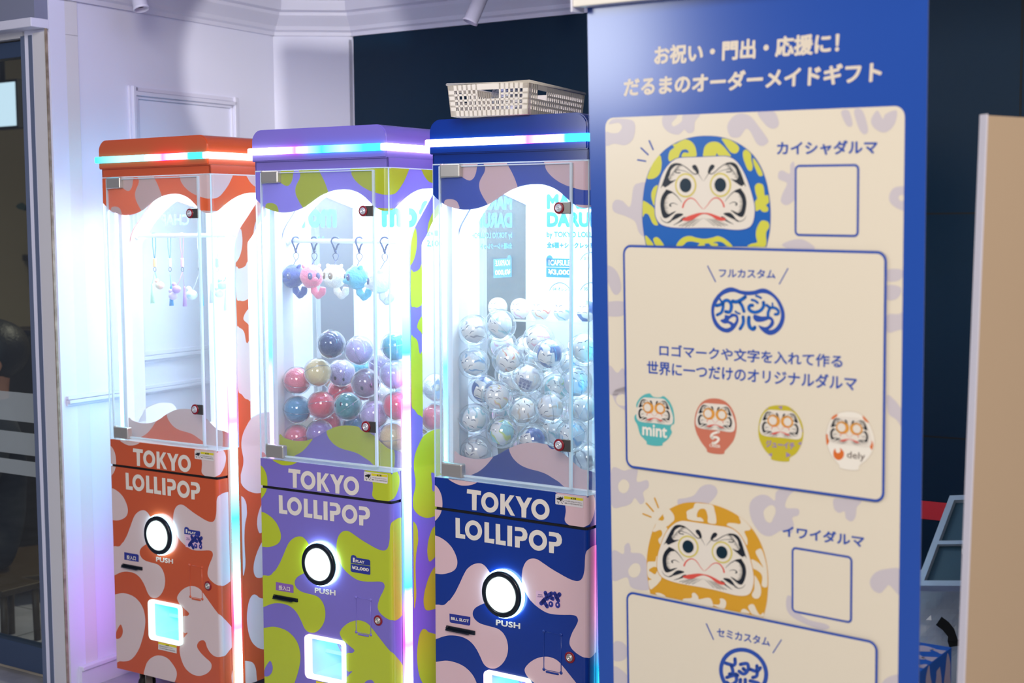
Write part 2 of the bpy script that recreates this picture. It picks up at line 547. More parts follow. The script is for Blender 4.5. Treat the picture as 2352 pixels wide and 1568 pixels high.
# ------------------------------------------------------------------ glass door on the left and the room behind it
WD_A = math.radians(-34)
nD = Vector((-math.sin(WD_A), math.cos(WD_A), 0)); eD = Vector((math.cos(WD_A), math.sin(WD_A), 0))
def wd(px, py):
    q = on_plane(px, py, P0, nD); return ((q-P0).dot(eD), q.z)
ALU = mat('grey_blue_frame', rgb(112, 124, 152), 0.35, 0.3)
CASING = mat('white_door_casing', rgb(214, 212, 216), 0.45)
CHIP = mat('chipped_wood', rgb(168, 152, 134), 0.8, noisecol=(40, rgb(120, 104, 88), 0.3, 0.7))
DF = frame_mtx(P0, WD_A)
xj0 = wd(66, 400)[0]; xj1 = wd(94, 400)[0]; zhead = wd(70, 80)[1]
bm = BM()                                                   # outer jamb, casing, header
box(bm, xj1, -0.004, -0.012, 0.10, 0, zhead+0.002, 0)
box(bm, xj0-0.012, xj1, -0.002, 0.10, 0, zhead, 1)
box(bm, xj0-0.008, xj1-0.012, -0.006, -0.002, 0, zhead-0.002, 1)
for z0, z1 in ((0.60, 1.10), (0.02, 0.30), (1.50, 1.58)):
    box(bm, xj1-0.010, xj1-0.001, -0.0045, -0.0015, z0, z1, 2)
box(bm, -0.0045, -0.0005, -0.0135, -0.006, 0, zhead+0.01, 2)
box(bm, -0.9, -0.004, 0.0, 0.10, zhead, 2.3, 0)
box(bm, -0.9, xj0, -0.004, 0.10, zhead-0.006, zhead+0.012, 0)
bm.transform(DF); struct('trim_7', bm, [CASING, ALU, CHIP])
bm = BM()                                                   # box sign pelmet over the door
zl0, zl1 = wd(60, 73)[1], wd(60, 52)[1]
box(bm, -1.0, 0.0, -0.06, 0.0, zl0, zl1, 0, bev=0.002); box(bm, -1.0, -0.004, -0.045, 0.0, zl1, 2.3, 1)
bm.transform(DF); struct('trim_8', bm, [TRIM, mat('pelmet_grey', rgb(126, 130, 152), 0.5)])
dr = thing('glass_door', 'sliding glass door with grey frame at the left edge, frosted bands across it', 'door', mtx=DF)
LW = 0.55
bm = BM()
xr_ = xj0-0.014
z_r0, z_r1 = wd(60, 1545)[1], wd(60, 1485)[1]
box(bm, xr_-0.022, xr_, 0.015, 0.055, 0.01, zhead-0.01, bev=0.002)
box(bm, xr_-LW, xr_-0.022, 0.015, 0.055, max(0.012, z_r0), z_r1, bev=0.002)
box(bm, xr_-LW, xr_-0.022, 0.015, 0.055, wd(30, 130)[1], zhead-0.01, bev=0.002)
obj('door_frame', bm, mat('dark_door_frame', rgb(74, 92, 122), 0.3, 0.5), dr)
bm = BM(); box(bm, xr_-LW, xr_-0.02, 0.032, 0.038, z_r1-0.01, wd(30, 125)[1])
obj('glass_pane', bm, clear('door_glass', (0.80, 0.86, 0.88, 1), 0.05, 0.35, 3.0), dr)
for ya, yb in ((905, 972), (997, 1048), (1062, 1096)):
    bm = BM(); box(bm, xr_-LW, xr_-0.022, 0.030, 0.0315, wd(40, yb)[1], wd(40, ya)[1])
    obj('frosted_band', bm, clear('frosted_film', (0.85, 0.9, 0.95, 1), 0.05, 0.2, 3, 0.4, frost=0.30), dr)
bm = BM(); a = wd(44, 190); b = wd(61, 241); box(bm, a[0], b[0], 0.0285, 0.030, b[1], a[1])
obj('paper_notice', bm, mat('pinkish_paper', rgb(170, 140, 132), 0.8, noisecol=(30, rgb(120, 92, 96), .45, .6)), dr)
# room behind: walls, floor continue
bm = BM()
box(bm, -3.2, -0.35, 2.6, 2.7, 0, 2.5, 0); box(bm, -3.3, -3.2, 0.1, 2.7, 0, 2.5, 0); box(bm, -3.2, -0.35, 0.1, 2.7, 2.5, 2.55, 0)
bm.transform(DF); struct('wall_far_left', bm, mat('dim_olive_wall', rgb(112, 102, 82), 0.8))
li = area_light('inner_room_fill', tuple(DF @ Vector((-0.6, 1.5, 2.4))), tuple(DF @ Vector((-0.6, 2.4, 0.9))), 0.5, 60.0, (1.0, 0.86, 0.62))  # warm fill added to brighten the room behind the glass
def din(px, py, y):                                          # place behind the door at local depth y
    q = on_plane(px, py, P0 + nD*y, nD); return ((q-P0).dot(eD), q.z)
# lit screen
s0 = din(-40, 195, 1.2); s1 = din(38, 288, 1.2)
sc_ = thing('wall_screen', 'bright white screen hanging inside, seen through the top of the glass door', 'screen', mtx=DF @ Matrix.Translation((s0[0], 1.2, s1[1])))
w_, h_ = s1[0]-s0[0], s0[1]-s1[1]
bm = BM(); box(bm, -0.012, w_+0.012, 0.0, 0.04, -0.012, h_+0.012, bev=0.004); obj('casing', bm, mat('black_plastic', rgb(16, 16, 18), 0.4), sc_)
bm = BM(); box(bm, 0, w_, -0.002, 0.0, 0, h_); obj('display', bm, glow('screen_light', (0.75, 0.9, 1.0), None, 1.3), sc_)
bm = BM(); tube(bm, [(w_/2, 0.02, h_), (w_/2, 0.02, 2.5-s1[1])], 0.012); obj('ceiling_rod', bm, mat('black_plastic', rgb(16, 16, 18)), sc_)
# shelf with picture and vase silhouettes
q0 = din(-30, 584, 2.3); q1 = din(66, 492, 2.3)
sh = thing('wall_shelf', 'dark shelf on the back wall inside, behind the glass door', 'shelf', mtx=DF @ Matrix.Translation((q0[0], 2.3, q0[1])))
bm = BM(); box(bm, -0.2, q1[0]-q0[0]+0.2, 0, 0.3, -0.03, 0, bev=0.003); obj('board', bm, mat('dark_wood', rgb(44, 36, 28), 0.5), sh)
for xa in (0.0, q1[0]-q0[0]-0.02):
    bm = BM(); box(bm, xa, xa+0.02, 0.02, 0.29, -0.15, -0.03); obj('bracket', bm, mat('dark_wood', rgb(44, 36, 28)), sh)
pc = thing('framed_picture', 'teal grey picture leaning on the shelf behind the glass door', 'picture', mtx=DF @ Matrix.Translation((q0[0], 2.55, q0[1])))
bm = BM(); box(bm, 0, q1[0]-q0[0], 0, 0.02, 0, q1[1]-q0[1], bev=0.002); obj('frame', bm, mat('pale_frame', rgb(120, 122, 112), 0.5), pc)
bm = BM(); box(bm, 0.02, q1[0]-q0[0]-0.02, -0.002, 0, 0.02, q1[1]-q0[1]-0.02); obj('canvas', bm, mat('teal_canvas', rgb(60, 84, 88), 0.7, noisecol=(8, rgb(90, 96, 90), .4, .6)), pc)
for px, nm, lb in ((18, 'vase', 'small pale vase left of the picture centre on the inside shelf'), (38, 'vase', 'small pale vase nearest the door frame on the inside shelf')):
    v0 = din(px, 584, 2.4)
    bm = BM(); lathe(bm, [(0.0, 0), (0.012, 0), (0.019, 0.03), (0.017, 0.07), (0.008, 0.10), (0.011, 0.12), (0.007, 0.118), (0.0, 0.10)], (0, 0, 0), n=20)
    o = obj(nm, bm, mat('pale_ceramic', rgb(170, 166, 150), 0.4)); o.matrix_world = DF @ Matrix.Translation((v0[0], 2.42, q0[1])); tag(o, lb, 'vase', 'vases behind the glass door')
# climbing plant in a pot on a low cabinet
b0 = din(56, 757, 1.05)
cb = thing('low_cabinet', 'olive brown cabinet standing inside behind the glass door', 'cabinet', mtx=DF @ Matrix.Translation((b0[0], 1.05, 0)))
bm = BM(); box(bm, -0.16, 0.14, 0.0, 0.4, 0.0, b0[1]-0.02, bev=0.004); obj('body', bm, mat('olive_board', rgb(66, 58, 38), 0.5), cb)
bm = BM(); box(bm, -0.17, 0.15, -0.01, 0.41, b0[1]-0.02, b0[1], bev=0.003); obj('top_board', bm, mat('dark_wood', rgb(44, 36, 28)), cb)
pl = thing('potted_plant', 'dark leafy climbing plant in a pinkish pot behind the glass door', 'plant', mtx=DF @ Matrix.Translation((b0[0], 1.18, b0[1])))
bm = BM(); lathe(bm, [(0, 0), (0.035, 0), (0.046, 0.075), (0.05, 0.08), (0.044, 0.082), (0.036, 0.07), (0, 0.068)], n=24); obj('pot', bm, mat('pink_pot', rgb(150, 104, 88), 0.7), pl)
stems = BM(); leaves = BM(); random.seed(4)
for k in range(3):
    pts = [Vector((random.uniform(-.01, .01), 0, 0.06))]
    for i in range(1, 9):
        pts.append(Vector((-0.012*k + 0.03*math.sin(i*0.8+k*2) - 0.004*i*k, 0.012*math.cos(i+k), 0.06+0.055*i)))
    tube(stems, pts, 0.0022, 6)
    for i in range(1, 9):
        for s in (-1, 1):
            p = pts[i]; a = random.uniform(0, 2*PI); L = random.uniform(0.03, 0.05)
            d = Vector((math.cos(a)*0.8, math.sin(a)*0.5, random.uniform(-0.7, 0.2))).normalized(); w = d.cross(Vector((0, 1, 0.2))).normalized()*L*0.36
            c = [p, p+d*L*.35+w, p+d*L*.75+w*.7, p+d*L, p+d*L*.75-w*.7, p+d*L*.35-w]
            leaves.faces.new([leaves.verts.new(x) for x in c])
obj('stem', stems, mat('stem_brown', rgb(40, 46, 26), 0.7), pl)
lo_ = obj('foliage', leaves, mat('dark_leaf', rgb(22, 42, 24), 0.45), pl)
# dining stool and seated person, mostly beyond the frame
t0 = din(48, 1345, 0.22)
st = thing('wooden_stool', 'dark wooden stool low down behind the glass door', 'stool', mtx=DF @ Matrix.Translation((t0[0]-0.02, 0.22, 0)))
STOOLW = mat('stool_wood', rgb(64, 50, 30), 0.5)
bm = BM(); box(bm, -0.14, 0.03, -0.08, 0.08, t0[1]-0.02, t0[1], bev=0.004); obj('seat', bm, STOOLW, st)
for sx in (-0.12, 0.012):
    for sy in (-0.062, 0.062):
        bm = BM(); tube(bm, [(sx, sy, 0), (sx*.95, sy*.95, t0[1]-0.018)], 0.011); obj('leg', bm, STOOLW, st)

# ------------------------------------------------------------------ the three capsule machines
W = 0.42; DEP = 0.42; RC = 0.012
MP = [(-1.13246, 3.96089, -0.5942, 0.0011), (-0.65137, 3.60932, -0.56843, 0.0059), (-0.19041, 3.31058, -0.5997, 0.0081)]
MM = []
for x, y, yaw, ln in MP:
    cy, sy = math.cos(yaw), math.sin(yaw)
    ez = Vector((cy*ln, sy*ln, 1)); ey = Vector((-sy, cy, 0)); ex = ey.cross(ez.normalized())
    o = Vector((x, y, H-1.5)) - ez*(H-1.5)
    MM.append(Matrix.Translation(o) @ Matrix((ex, ey, ez.normalized())).transposed().to_4x4())
MI = [m.inverted() for m in MM]
def loc(m, px, py, ax, val):
    d = MI[m].to_3x3() @ ray(px, py); b = MI[m] @ EYE
    return b + d*((val-b[ax])/d[ax])
def unroll(m, pts, y0=0.0):
    out = []
    for px, py in pts:
        q = loc(m, px, py, 1, y0)
        if q.x <= W: out.append((q.x, q.z))
        else:
            q = loc(m, px, py, 0, W); out.append((W+q.y, q.z))
    return out
def pan(u, v, h, y0=0.0):
    if u <= W-RC: return (u, y0-h, v)
    if u < W+RC:
        a = (u-(W-RC))/(2*RC)*PI/2
        return (W-RC+(RC+h)*math.sin(a), y0+RC-(RC+h)*math.cos(a), v)
    return (W+h, y0+u-W, v)
def slab(bm, outer, inners, h0, h1, f, mi=0, mside=None):
    loops = [outer]+list(inners or [])
    V = [[Vector((p[0], p[1], 0)) for p in l] for l in loops]; flat = [p for l in V for p in l]
    top = [bm.verts.new(f(p.x, p.y, h1)) for p in flat]; bot = [bm.verts.new(f(p.x, p.y, h0)) for p in flat]
    for tri in tessellate_polygon(V):
        try:
            a = bm.faces.new([top[i] for i in tri]); a.material_index = mi
        except ValueError: pass
    k = 0
    for l in V:
        n = len(l)
        for i in range(n):
            j = (i+1) % n
            a = bm.faces.new((top[k+i], top[k+j], bot[k+j], bot[k+i])); a.material_index = mi if mside is None else mside
        k += n
    bmesh.ops.recalc_face_normals(bm, faces=bm.faces[:])
Z1, Z3, Z5, Z7 = 1.467, 0.736, 0.663, 0.079
def U(m, fr, s, smooth=True, y0=0.0, n=5):
    p = Z(fr, s)
    if smooth: p = crs(p, True, n)
    return unroll(m, p, y0)
def mix(*parts):
    o = []
    for fr, s in parts: o += Z(fr, s)
    return o
# --- artwork shared by all machines, in unrolled (u, z) of the front
UPPER = [U(1, 'A', '205,60 215,95 260,125 330,158 400,165 470,155 530,128 560,100 545,60 380,20'),
         U(1, 'A', '-60,130 45,160 95,210 130,290 142,380 138,455 115,530 65,600 0,650 -60,640'),
         U(1, 'A', '1400,200 1470,260 1530,330 1545,400 1550,450 1545,500 1540,560 1560,600 1610,630 1680,645 1750,645 1810,620 1850,570 1885,480 1902,380 1895,300 1870,245 1830,170 1600,120 1420,150')]
D2 = mix(('A', '245,1568 300,1480 350,1370 400,1250 440,1180 500,1130 560,1112 610,1120 655,1160 700,1230 740,1320 760,1420'),
         ('B', '720,20 670,75 600,110 540,150 512,200 515,250 545,300 600,340 680,365 760,385 820,410 870,460 905,530 922,620 915,710 885,790 840,850 790,885 740,892 690,880 655,850 630,810 600,740 560,660 510,590 450,540 380,510 310,498 240,498 170,515 105,542 20,570 -40,500 -40,160 95,122 150,127 190,115 230,70'))
D3 = mix(('A', '1062,1300 1065,1210 1075,1150 1100,1090 1140,1050 1190,1037 1240,1050 1300,1090 1400,1160 1500,1220 1600,1275 1680,1300 1730,1285 1760,1230 1775,1150 1778,1050 1785,970 1810,920 1860,880 1920,860 1990,870 2080,910 2120,950 2145,1030 2148,1100'),
         ('S3', '295,1280 280,1400'), ('S4', '290,0 275,100 268,250 270,400 275,550 268,650 245,735'),
         ('B', '2020,580 1960,650 1910,700 1860,730 1800,725 1730,690 1670,640 1635,590 1625,540 1635,480 1660,410 1695,340 1718,280 1712,240 1690,215 1640,205 1540,207 1440,203 1360,185 1290,145 1220,90 1165,30'),
         ('A', '1120,1480 1080,1400'))
LOWER = [U(1, 'A', '-60,760 70,785 130,810 200,860 260,930 300,1010 322,1090 315,1160 280,1210 220,1240 150,1255 80,1250 -60,1230'),
         unroll(1, crs(D2, True, 4)), unroll(1, crs(D3, True, 4)),
         U(0, 'C', '60,630 115,625 200,610 300,640 370,700 415,780 435,880 432,970 410,1080 375,1190 330,1270 280,1320 220,1337 165,1335 60,1320'),
         U(0, 'C', '775,670 785,630 820,585 870,550 930,535 980,545 1020,570 1060,620 1110,690 1160,760 1210,825 1260,870 1310,920 1360,980 1395,1030 1407,1070 1395,1120 1370,1170 1330,1220 1285,1275 1230,1292 1170,1280 1125,1240 1095,1190 1080,1140 1060,1115 1035,1113 1005,1130 988,1165 995,1200 1030,1250 1080,1300 1125,1340 1142,1375 1135,1420 1100,1460 1050,1485 1000,1492 940,1475 880,1430 840,1370 815,1300 803,1240 803,1190 820,1120 853,1078 868,1058 887,1036 880,1031 855,1036 835,1000 830,900 842,856 870,854 890,850 904,832 895,815 870,793 840,765 800,725', n=4),
         U(0, 'C', '420,1480 430,1420 455,1350 500,1300 560,1275 620,1280 680,1310 730,1370 765,1430 772,1480 760,1530 735,1568 640,1640 440,1600'),
         U(0, 'px', '546,1519 537,1527.5 533,1542.6 532,1557.7 535,1575 545,1600 575,1605 590,1580 589,1550 587,1534 581,1522 571,1518 560,1517')]
DROP = U(0, 'C', '125,1050 135,1005 172,945 192,980 197,1020 188,1060 165,1090 130,1095')
SIDE = [U(1, 'S3', '345,115 400,70 470,35 540,25 620,45 660,150 680,400 660,700 640,850 580,940 500,995 450,1015 400,1025 350,1015 300,990 255,940 235,890 232,830 245,760 262,680 265,600 255,530 245,450 248,370 265,290 300,200'),
        U(1, 'S3', '480,1120 440,1180 410,1280 398,1380 402,1450 415,1505 430,1515 450,1500 490,1460 560,1400 600,1250 560,1110'),
        U(1, 'S4', '487,255 440,320 400,420 370,530 358,620 362,690 380,735 410,747 450,738 500,720 580,640 590,400 540,260'),
        U(0, 'T4', '405,567 370,600 345,680 330,800 335,920 360,1040 400,1120 460,1170 540,1188 620,1170 700,1000 690,800 600,650 520,615 470,600 440,575')]
SIDEBIT = U(1, 'S3', '440,520 460,515 485,535 500,580 490,640 475,720 460,722 450,690 452,640 445,580')
wv = P('88,455 130,500 185,550 220,577 280,600 370,625 440,632 520,625 600,605 680,570 760,520 840,460 920,410 1000,375 1080,355 1160,347 1240,350 1300,365 1360,390 1420,430 1470,475 1520,525 1560,560 1595,585 1640,605 1690,612 1740,605 1790,585 1850,530 1920,460 1990,405 2060,365 2130,342 2200,337 2275,337 2350,345 2440,380')
WAVE = unroll(1, crs(Z('D', wv), False, 5))
WAVE = [(max(0, u), z) for u, z in WAVE] + [(W+0.40, WAVE[-1][1]-0.04)]
HEAD = [(0.0, Z1)] + WAVE + [(W+0.40, Z1)]
HBLOB = [U(1, 'D', '405,60 555,60 552,180 540,240 520,280 490,303 460,300 430,285 400,262 360,215 335,150 345,80'),
         U(1, 'D', '600,40 640,150 635,210 610,260 588,310 582,360 592,420 620,480 655,540 685,570 760,519 840,459 920,409 981,383 970,330 940,250 900,170 850,80 820,40'),
         U(1, 'D', '1285,60 1270,140 1285,190 1330,250 1400,310 1480,355 1550,380 1620,402 1690,412 1780,405 1830,370 1880,300 1920,230 1950,160 1980,75 1990,30 1600,0'),
         U(1, 'D', '218,575 222,530 250,515 300,515 345,535 368,575 371,622 280,600'),
         U(1, 'D', '1593,572 1650,577 1720,580 1793,582 1740,604 1690,611 1640,604 1598,586', n=3),
         U(1, 'D', '2115,50 2140,140 2170,200 2210,245 2250,265 2295,268 2350,230 2370,100 2300,30')]
bl = unroll(1, crs(mix(('S1', '600,100 540,200 466,320 400,440 330,570 260,700 225,830 212,950 210,1100 210,1568'), ('S2', '217,500 217,1230 222,1568'), ('S3', '224,500 228,900')), False, 4))
br = unroll(1, crs(mix(('S3', '348,900 345,115'), ('S2', '345,1300 338,700'), ('S1', '335,1568 335,1100 335,900 350,850 385,790 430,690 465,620 540,500 640,380 700,330')), False, 4))
PILLAR = bl + br
PBLOB = [U(1, 'S1', '262,705 278,780 280,880 268,980 245,1060 212,1120 204,1100 210,950 222,830'),
         U(1, 'S1', '465,520 430,590 408,660 398,755 430,690 465,620 540,520 540,420'),
         unroll(1, crs(mix(('S1', '212,1192 240,1197 280,1185 310,1160 334,1120 336,1400'), ('S2', '337,80 310,115 280,128 250,120 213,85')), True, 4)),
         U(1, 'S2', '338,230 310,260 288,310 282,350 300,380 325,405 341,430 341,330'),
         U(1, 'S2', '216,452 240,458 270,480 290,520 300,590 308,635 320,648 340,645 343,1000 345,1338 320,1342 290,1330 255,1280 220,1232 216,1000 214,700')]
# lower wave board, on the body plane behind the clear cover
YB = 0.046
def UB(fr, s, smooth=True):
    p = Z(fr, s)
    if smooth: p = crs(p, True, 5)
    return [(loc(1, a, b, 1, YB).x, loc(1, a, b, 1, YB).z) for a, b in p]
bw = crs(Z('E', '370,210 430,240 500,265 570,280 640,282 710,275 780,255 850,220 920,175 980,145 1060,110 1140,95 1220,92 1290,98 1350,110 1420,150 1480,185 1530,215 1580,260 1640,320 1700,370 1740,388 1800,398'), False, 5)
bwl = [(loc(1, a, b, 1, YB).x, loc(1, a, b, 1, YB).z) for a, b in bw]
BOARD = [(bwl[0][0], Z3+0.002)] + bwl + [(W-0.004, bwl[-1][1]-0.004), (W-0.004, Z3+0.002)]
BBLOB = [UB('E', '371,211 430,241 500,266 570,281 640,283 710,276 779,256 745,310 700,365 640,420 570,458 480,500 371,480'),
         UB('E', '950,161 960,210 990,265 1040,320 1100,360 1180,390 1260,410 1340,440 1420,490 1480,530 1510,560 1600,620 1760,640 1790,500 1780,398 1740,386 1700,369 1640,319 1580,259 1530,214 1490,190 1435,158 1400,160 1370,140 1345,110 1290,98 1220,92 1140,95 1060,110 980,145')]
# letters
LET = ['425,205 585,226 582,278 535,272 535,466 484,461 480,266 421,259',
       '805,255 855,260 857,362 915,270 965,275 900,378 976,524 925,516 862,400 860,512 808,505',
       '978,280 1032,286 1075,370 1115,297 1167,298 1105,432 1103,543 1050,538 1047,425']
LET2 = ['295,558 345,566 350,757 410,765 410,818 300,803', '628,605 680,611 683,806 744,812 742,868 631,853',
        '756,623 808,629 812,826 874,832 874,888 760,872', '890,642 945,648 947,898 893,890',
        '976,655 1030,660 1075,668 1105,695 1120,740 1117,790 1098,818 1065,828 1035,826 1034,910 980,904 977,768 1030,773 1055,772 1066,755 1064,730 1050,712 1025,706 978,705',
        '1364,707 1420,712 1470,722 1500,750 1513,800 1508,845 1490,872 1460,884 1424,882 1422,968 1368,962 1365,826 1420,831 1445,830 1456,810 1452,785 1438,768 1410,761 1364,757']
OS = [(686, 364, 99, 124, 51, 66, .12), (1263, 437, 104, 126, 54, 68, .13)]
OS2 = [(504, 710, 98, 122, 50, 66, .13), (1240, 815, 104, 126, 54, 66, .13)]
def letters(sh, polys, rings, mi, h):
    for s in polys: sh.poly(U(1, 'A', s, False), mi, h)
    for cx, cy, a, b, c, d, k in rings:
        sh.poly(unroll(1, Z('A', ell(cx, cy, a, b, 40, k))), mi, h, inner=[unroll(1, Z('A', ell(cx, cy, c, d, 40, k)))])
def uv1(m, fr, x, y, y0=0.0):
    return unroll(m, Z(fr, [(x, y)]), y0)[0]
def rect_of(m, fr, s):
    q = U(m, fr, s, False); us = [p[0] for p in q]; vs = [p[1] for p in q]
    return min(us), max(us), min(vs), max(vs)
q = U(1, 'B', '735,948 1160,1045 1172,1540 752,1440', False)
HOLE = ((q[0][0]+q[3][0])/2, (q[1][0]+q[2][0])/2, (q[3][1]+q[2][1])/2, (q[0][1]+q[1][1])/2)
q = U(1, 'B', '660,898 1198,1005 1212,1600 678,1490', False)
FRM = ((q[0][0]+q[3][0])/2, (q[1][0]+q[2][0])/2, (q[3][1]+q[2][1])/2, (q[0][1]+q[1][1])/2)
bt, bb_ = loc(1, 739, 1244.9, 1, 0), loc(1, 739, 1341.4, 1, 0)
BTN = (loc(1, 739.5, 1293, 1, 0).x, (bt.z+bb_.z)/2, (bt.z-bb_.z)/2)

CREAM = mat('cream_vinyl', rgb(232, 222, 208), 0.45)
CHROME = mat('brushed_chrome', rgb(206, 200, 190), 0.34, 0.75)
DARK = mat('black_gloss_plastic', rgb(14, 22, 34), 0.25)
REDRING = mat('dark_red_ring', rgb(140, 20, 34), 0.35)
WHITEP = mat('white_metal', rgb(236, 238, 244), 0.4)
GREYP = mat('pale_grey_plate', rgb(200, 206, 222), 0.4)
ACR = clear('clear_acrylic', (0.985, 0.995, 1, 1), 0.025, 0.30, 4.0, frost=0.065)  # slight frost stands in for the bloom around the lit cases
ACRE = mat('acrylic_edge', rgb(235, 246, 250), 0.3, trans=0.4)  # white colour stands in for light guided to the sheet edges
NAVYV = mat('navy_vinyl', rgb(42, 52, 140), 0.4)
PURPV = mat('violet_vinyl', rgb(140, 96, 176), 0.4)
PAPER = mat('white_label', rgb(224, 216, 212), 0.5)
YELL = mat('yellow_label', rgb(222, 206, 40), 0.5)
INK = mat('black_ink', rgb(22, 22, 26), 0.6)
PINKV = mat('pale_pink_vinyl', rgb(226, 186, 206), 0.4)
GAPD = mat('dark_gap', rgb(8, 10, 16), 0.8)
RUB = mat('black_rubber', rgb(20, 20, 22), 0.7)
PANEL_LIT = glow('interior_lamp', (0.74, 0.94, 1.0), None, 17.0)
BTN_LIT = glow('button_lamp', (0.86, 1.0, 1.0), None, 1.25)
RING_LIT = glow('button_ring_lamp', (0.42, 0.78, 1.0), None, 10.0)
CW, CC, CP = (1.0, 1.0, 1.0), (0.02, 0.62, 1.0), (1.0, 0.08, 0.62)
CWC, CWP = (0.14, 0.74, 1.0), (1.0, 0.40, 0.90)
SPEC = [
    dict(bg=rgb(206, 88, 48), fg=rgb(222, 198, 194), word='coral red and pale pink',
         label='coral red capsule machine with pale pink blobs, leftmost of the three by the white wall',
         cap=[(0, CC), (.25, CWC), (.45, CWC), (.62, CP), (.75, CWP), (.85, CC), (.97, CC), (1, CW)],
         side=[(0, CW), (.06, CW), (.13, CP), (.2, CWP), (.25, CWC), (.36, CC), (.42, CWC), (.5, CWC), (.56, CP), (.63, CWP), (.7, CW), (.85, CWC), (1, CWC)],
         left=[(0, (.5, .16, 1.0)), (.12, (.45, .18, 1.0)), (.2, (.45, .25, 1.0)), (.3, (.18, .55, 1.0)), (.45, (.2, .72, 1.0)), (.7, (.35, .8, 1.0)), (.85, (.28, .66, 1.0)), (1, (.4, .4, 1.0))],
         chute=(0.0, 0.95, 1.0), label2=NAVYV, kind=0),
    dict(bg=rgb(126, 112, 196), fg=rgb(188, 200, 44), word='lavender and lime',
         label='lavender purple capsule machine with lime green blobs, middle of the three',
         cap=[(0, CW), (.15, CW), (.27, CWP), (.35, CP), (.45, CWC), (.55, CC), (.7, CWC), (.85, CC), (.97, CC), (1, CW)],
         side=[(0, CW), (.1, CW), (.17, CP), (.23, CWP), (.28, CC), (.4, CWC), (.5, CW), (.62, CP), (.68, CWP), (.72, CC), (.8, CWC), (1, CW)],
         left=[(0, CWC), (.3, CC), (.5, CWP), (.7, CC), (1, CWC)],
         chute=(0.12, 0.62, 1.0), label2=PURPV, kind=1),
    dict(bg=rgb(0, 48, 138), fg=rgb(226, 190, 192), word='royal blue and pale pink',
         label='royal blue capsule machine with pale pink blobs, right of the three beside the banner',
         cap=[(0, CWP), (.06, CW), (.5, CW), (.65, CP), (.8, CWP), (.88, CC), (1, CC)],
         side=[(0, CWC), (.2, CC), (.3, CWP), (.4, CP), (.5, CW), (.6, CC), (1, CC)],
         left=[(0, CWC), (.3, CP), (.5, CWC), (.7, CC), (1, CW)],
         chute=(0.10, 0.66, 1.0), label2=NAVYV, kind=2)]
ROOTS = []
def lock(bm_plate, bm_ring, bm_key, x, z, r, h, plate=None):
    if plate:
        box(bm_plate, plate[0], plate[1], -h, -h+0.003, plate[2], plate[3], bev=0.0015)
    lathe(bm_ring, [(0, 0), (r*.95, 0), (r, 0.0008), (r, 0.0015), (r*.85, 0.002), (0, 0.002)], (x, -h, z), (0, -1, 0), 28)
    lathe(bm_key, [(0, 0), (r*.66, 0), (r*.66, .0016), (r*.58, .003), (r*.46, .003), (r*.44, .002), (r*.36, .002), (r*.34, .0034), (r*.16, .0034), (r*.14, .002), (0, .002)], (x, -h-0.0014, z), (0, -1, 0), 28)
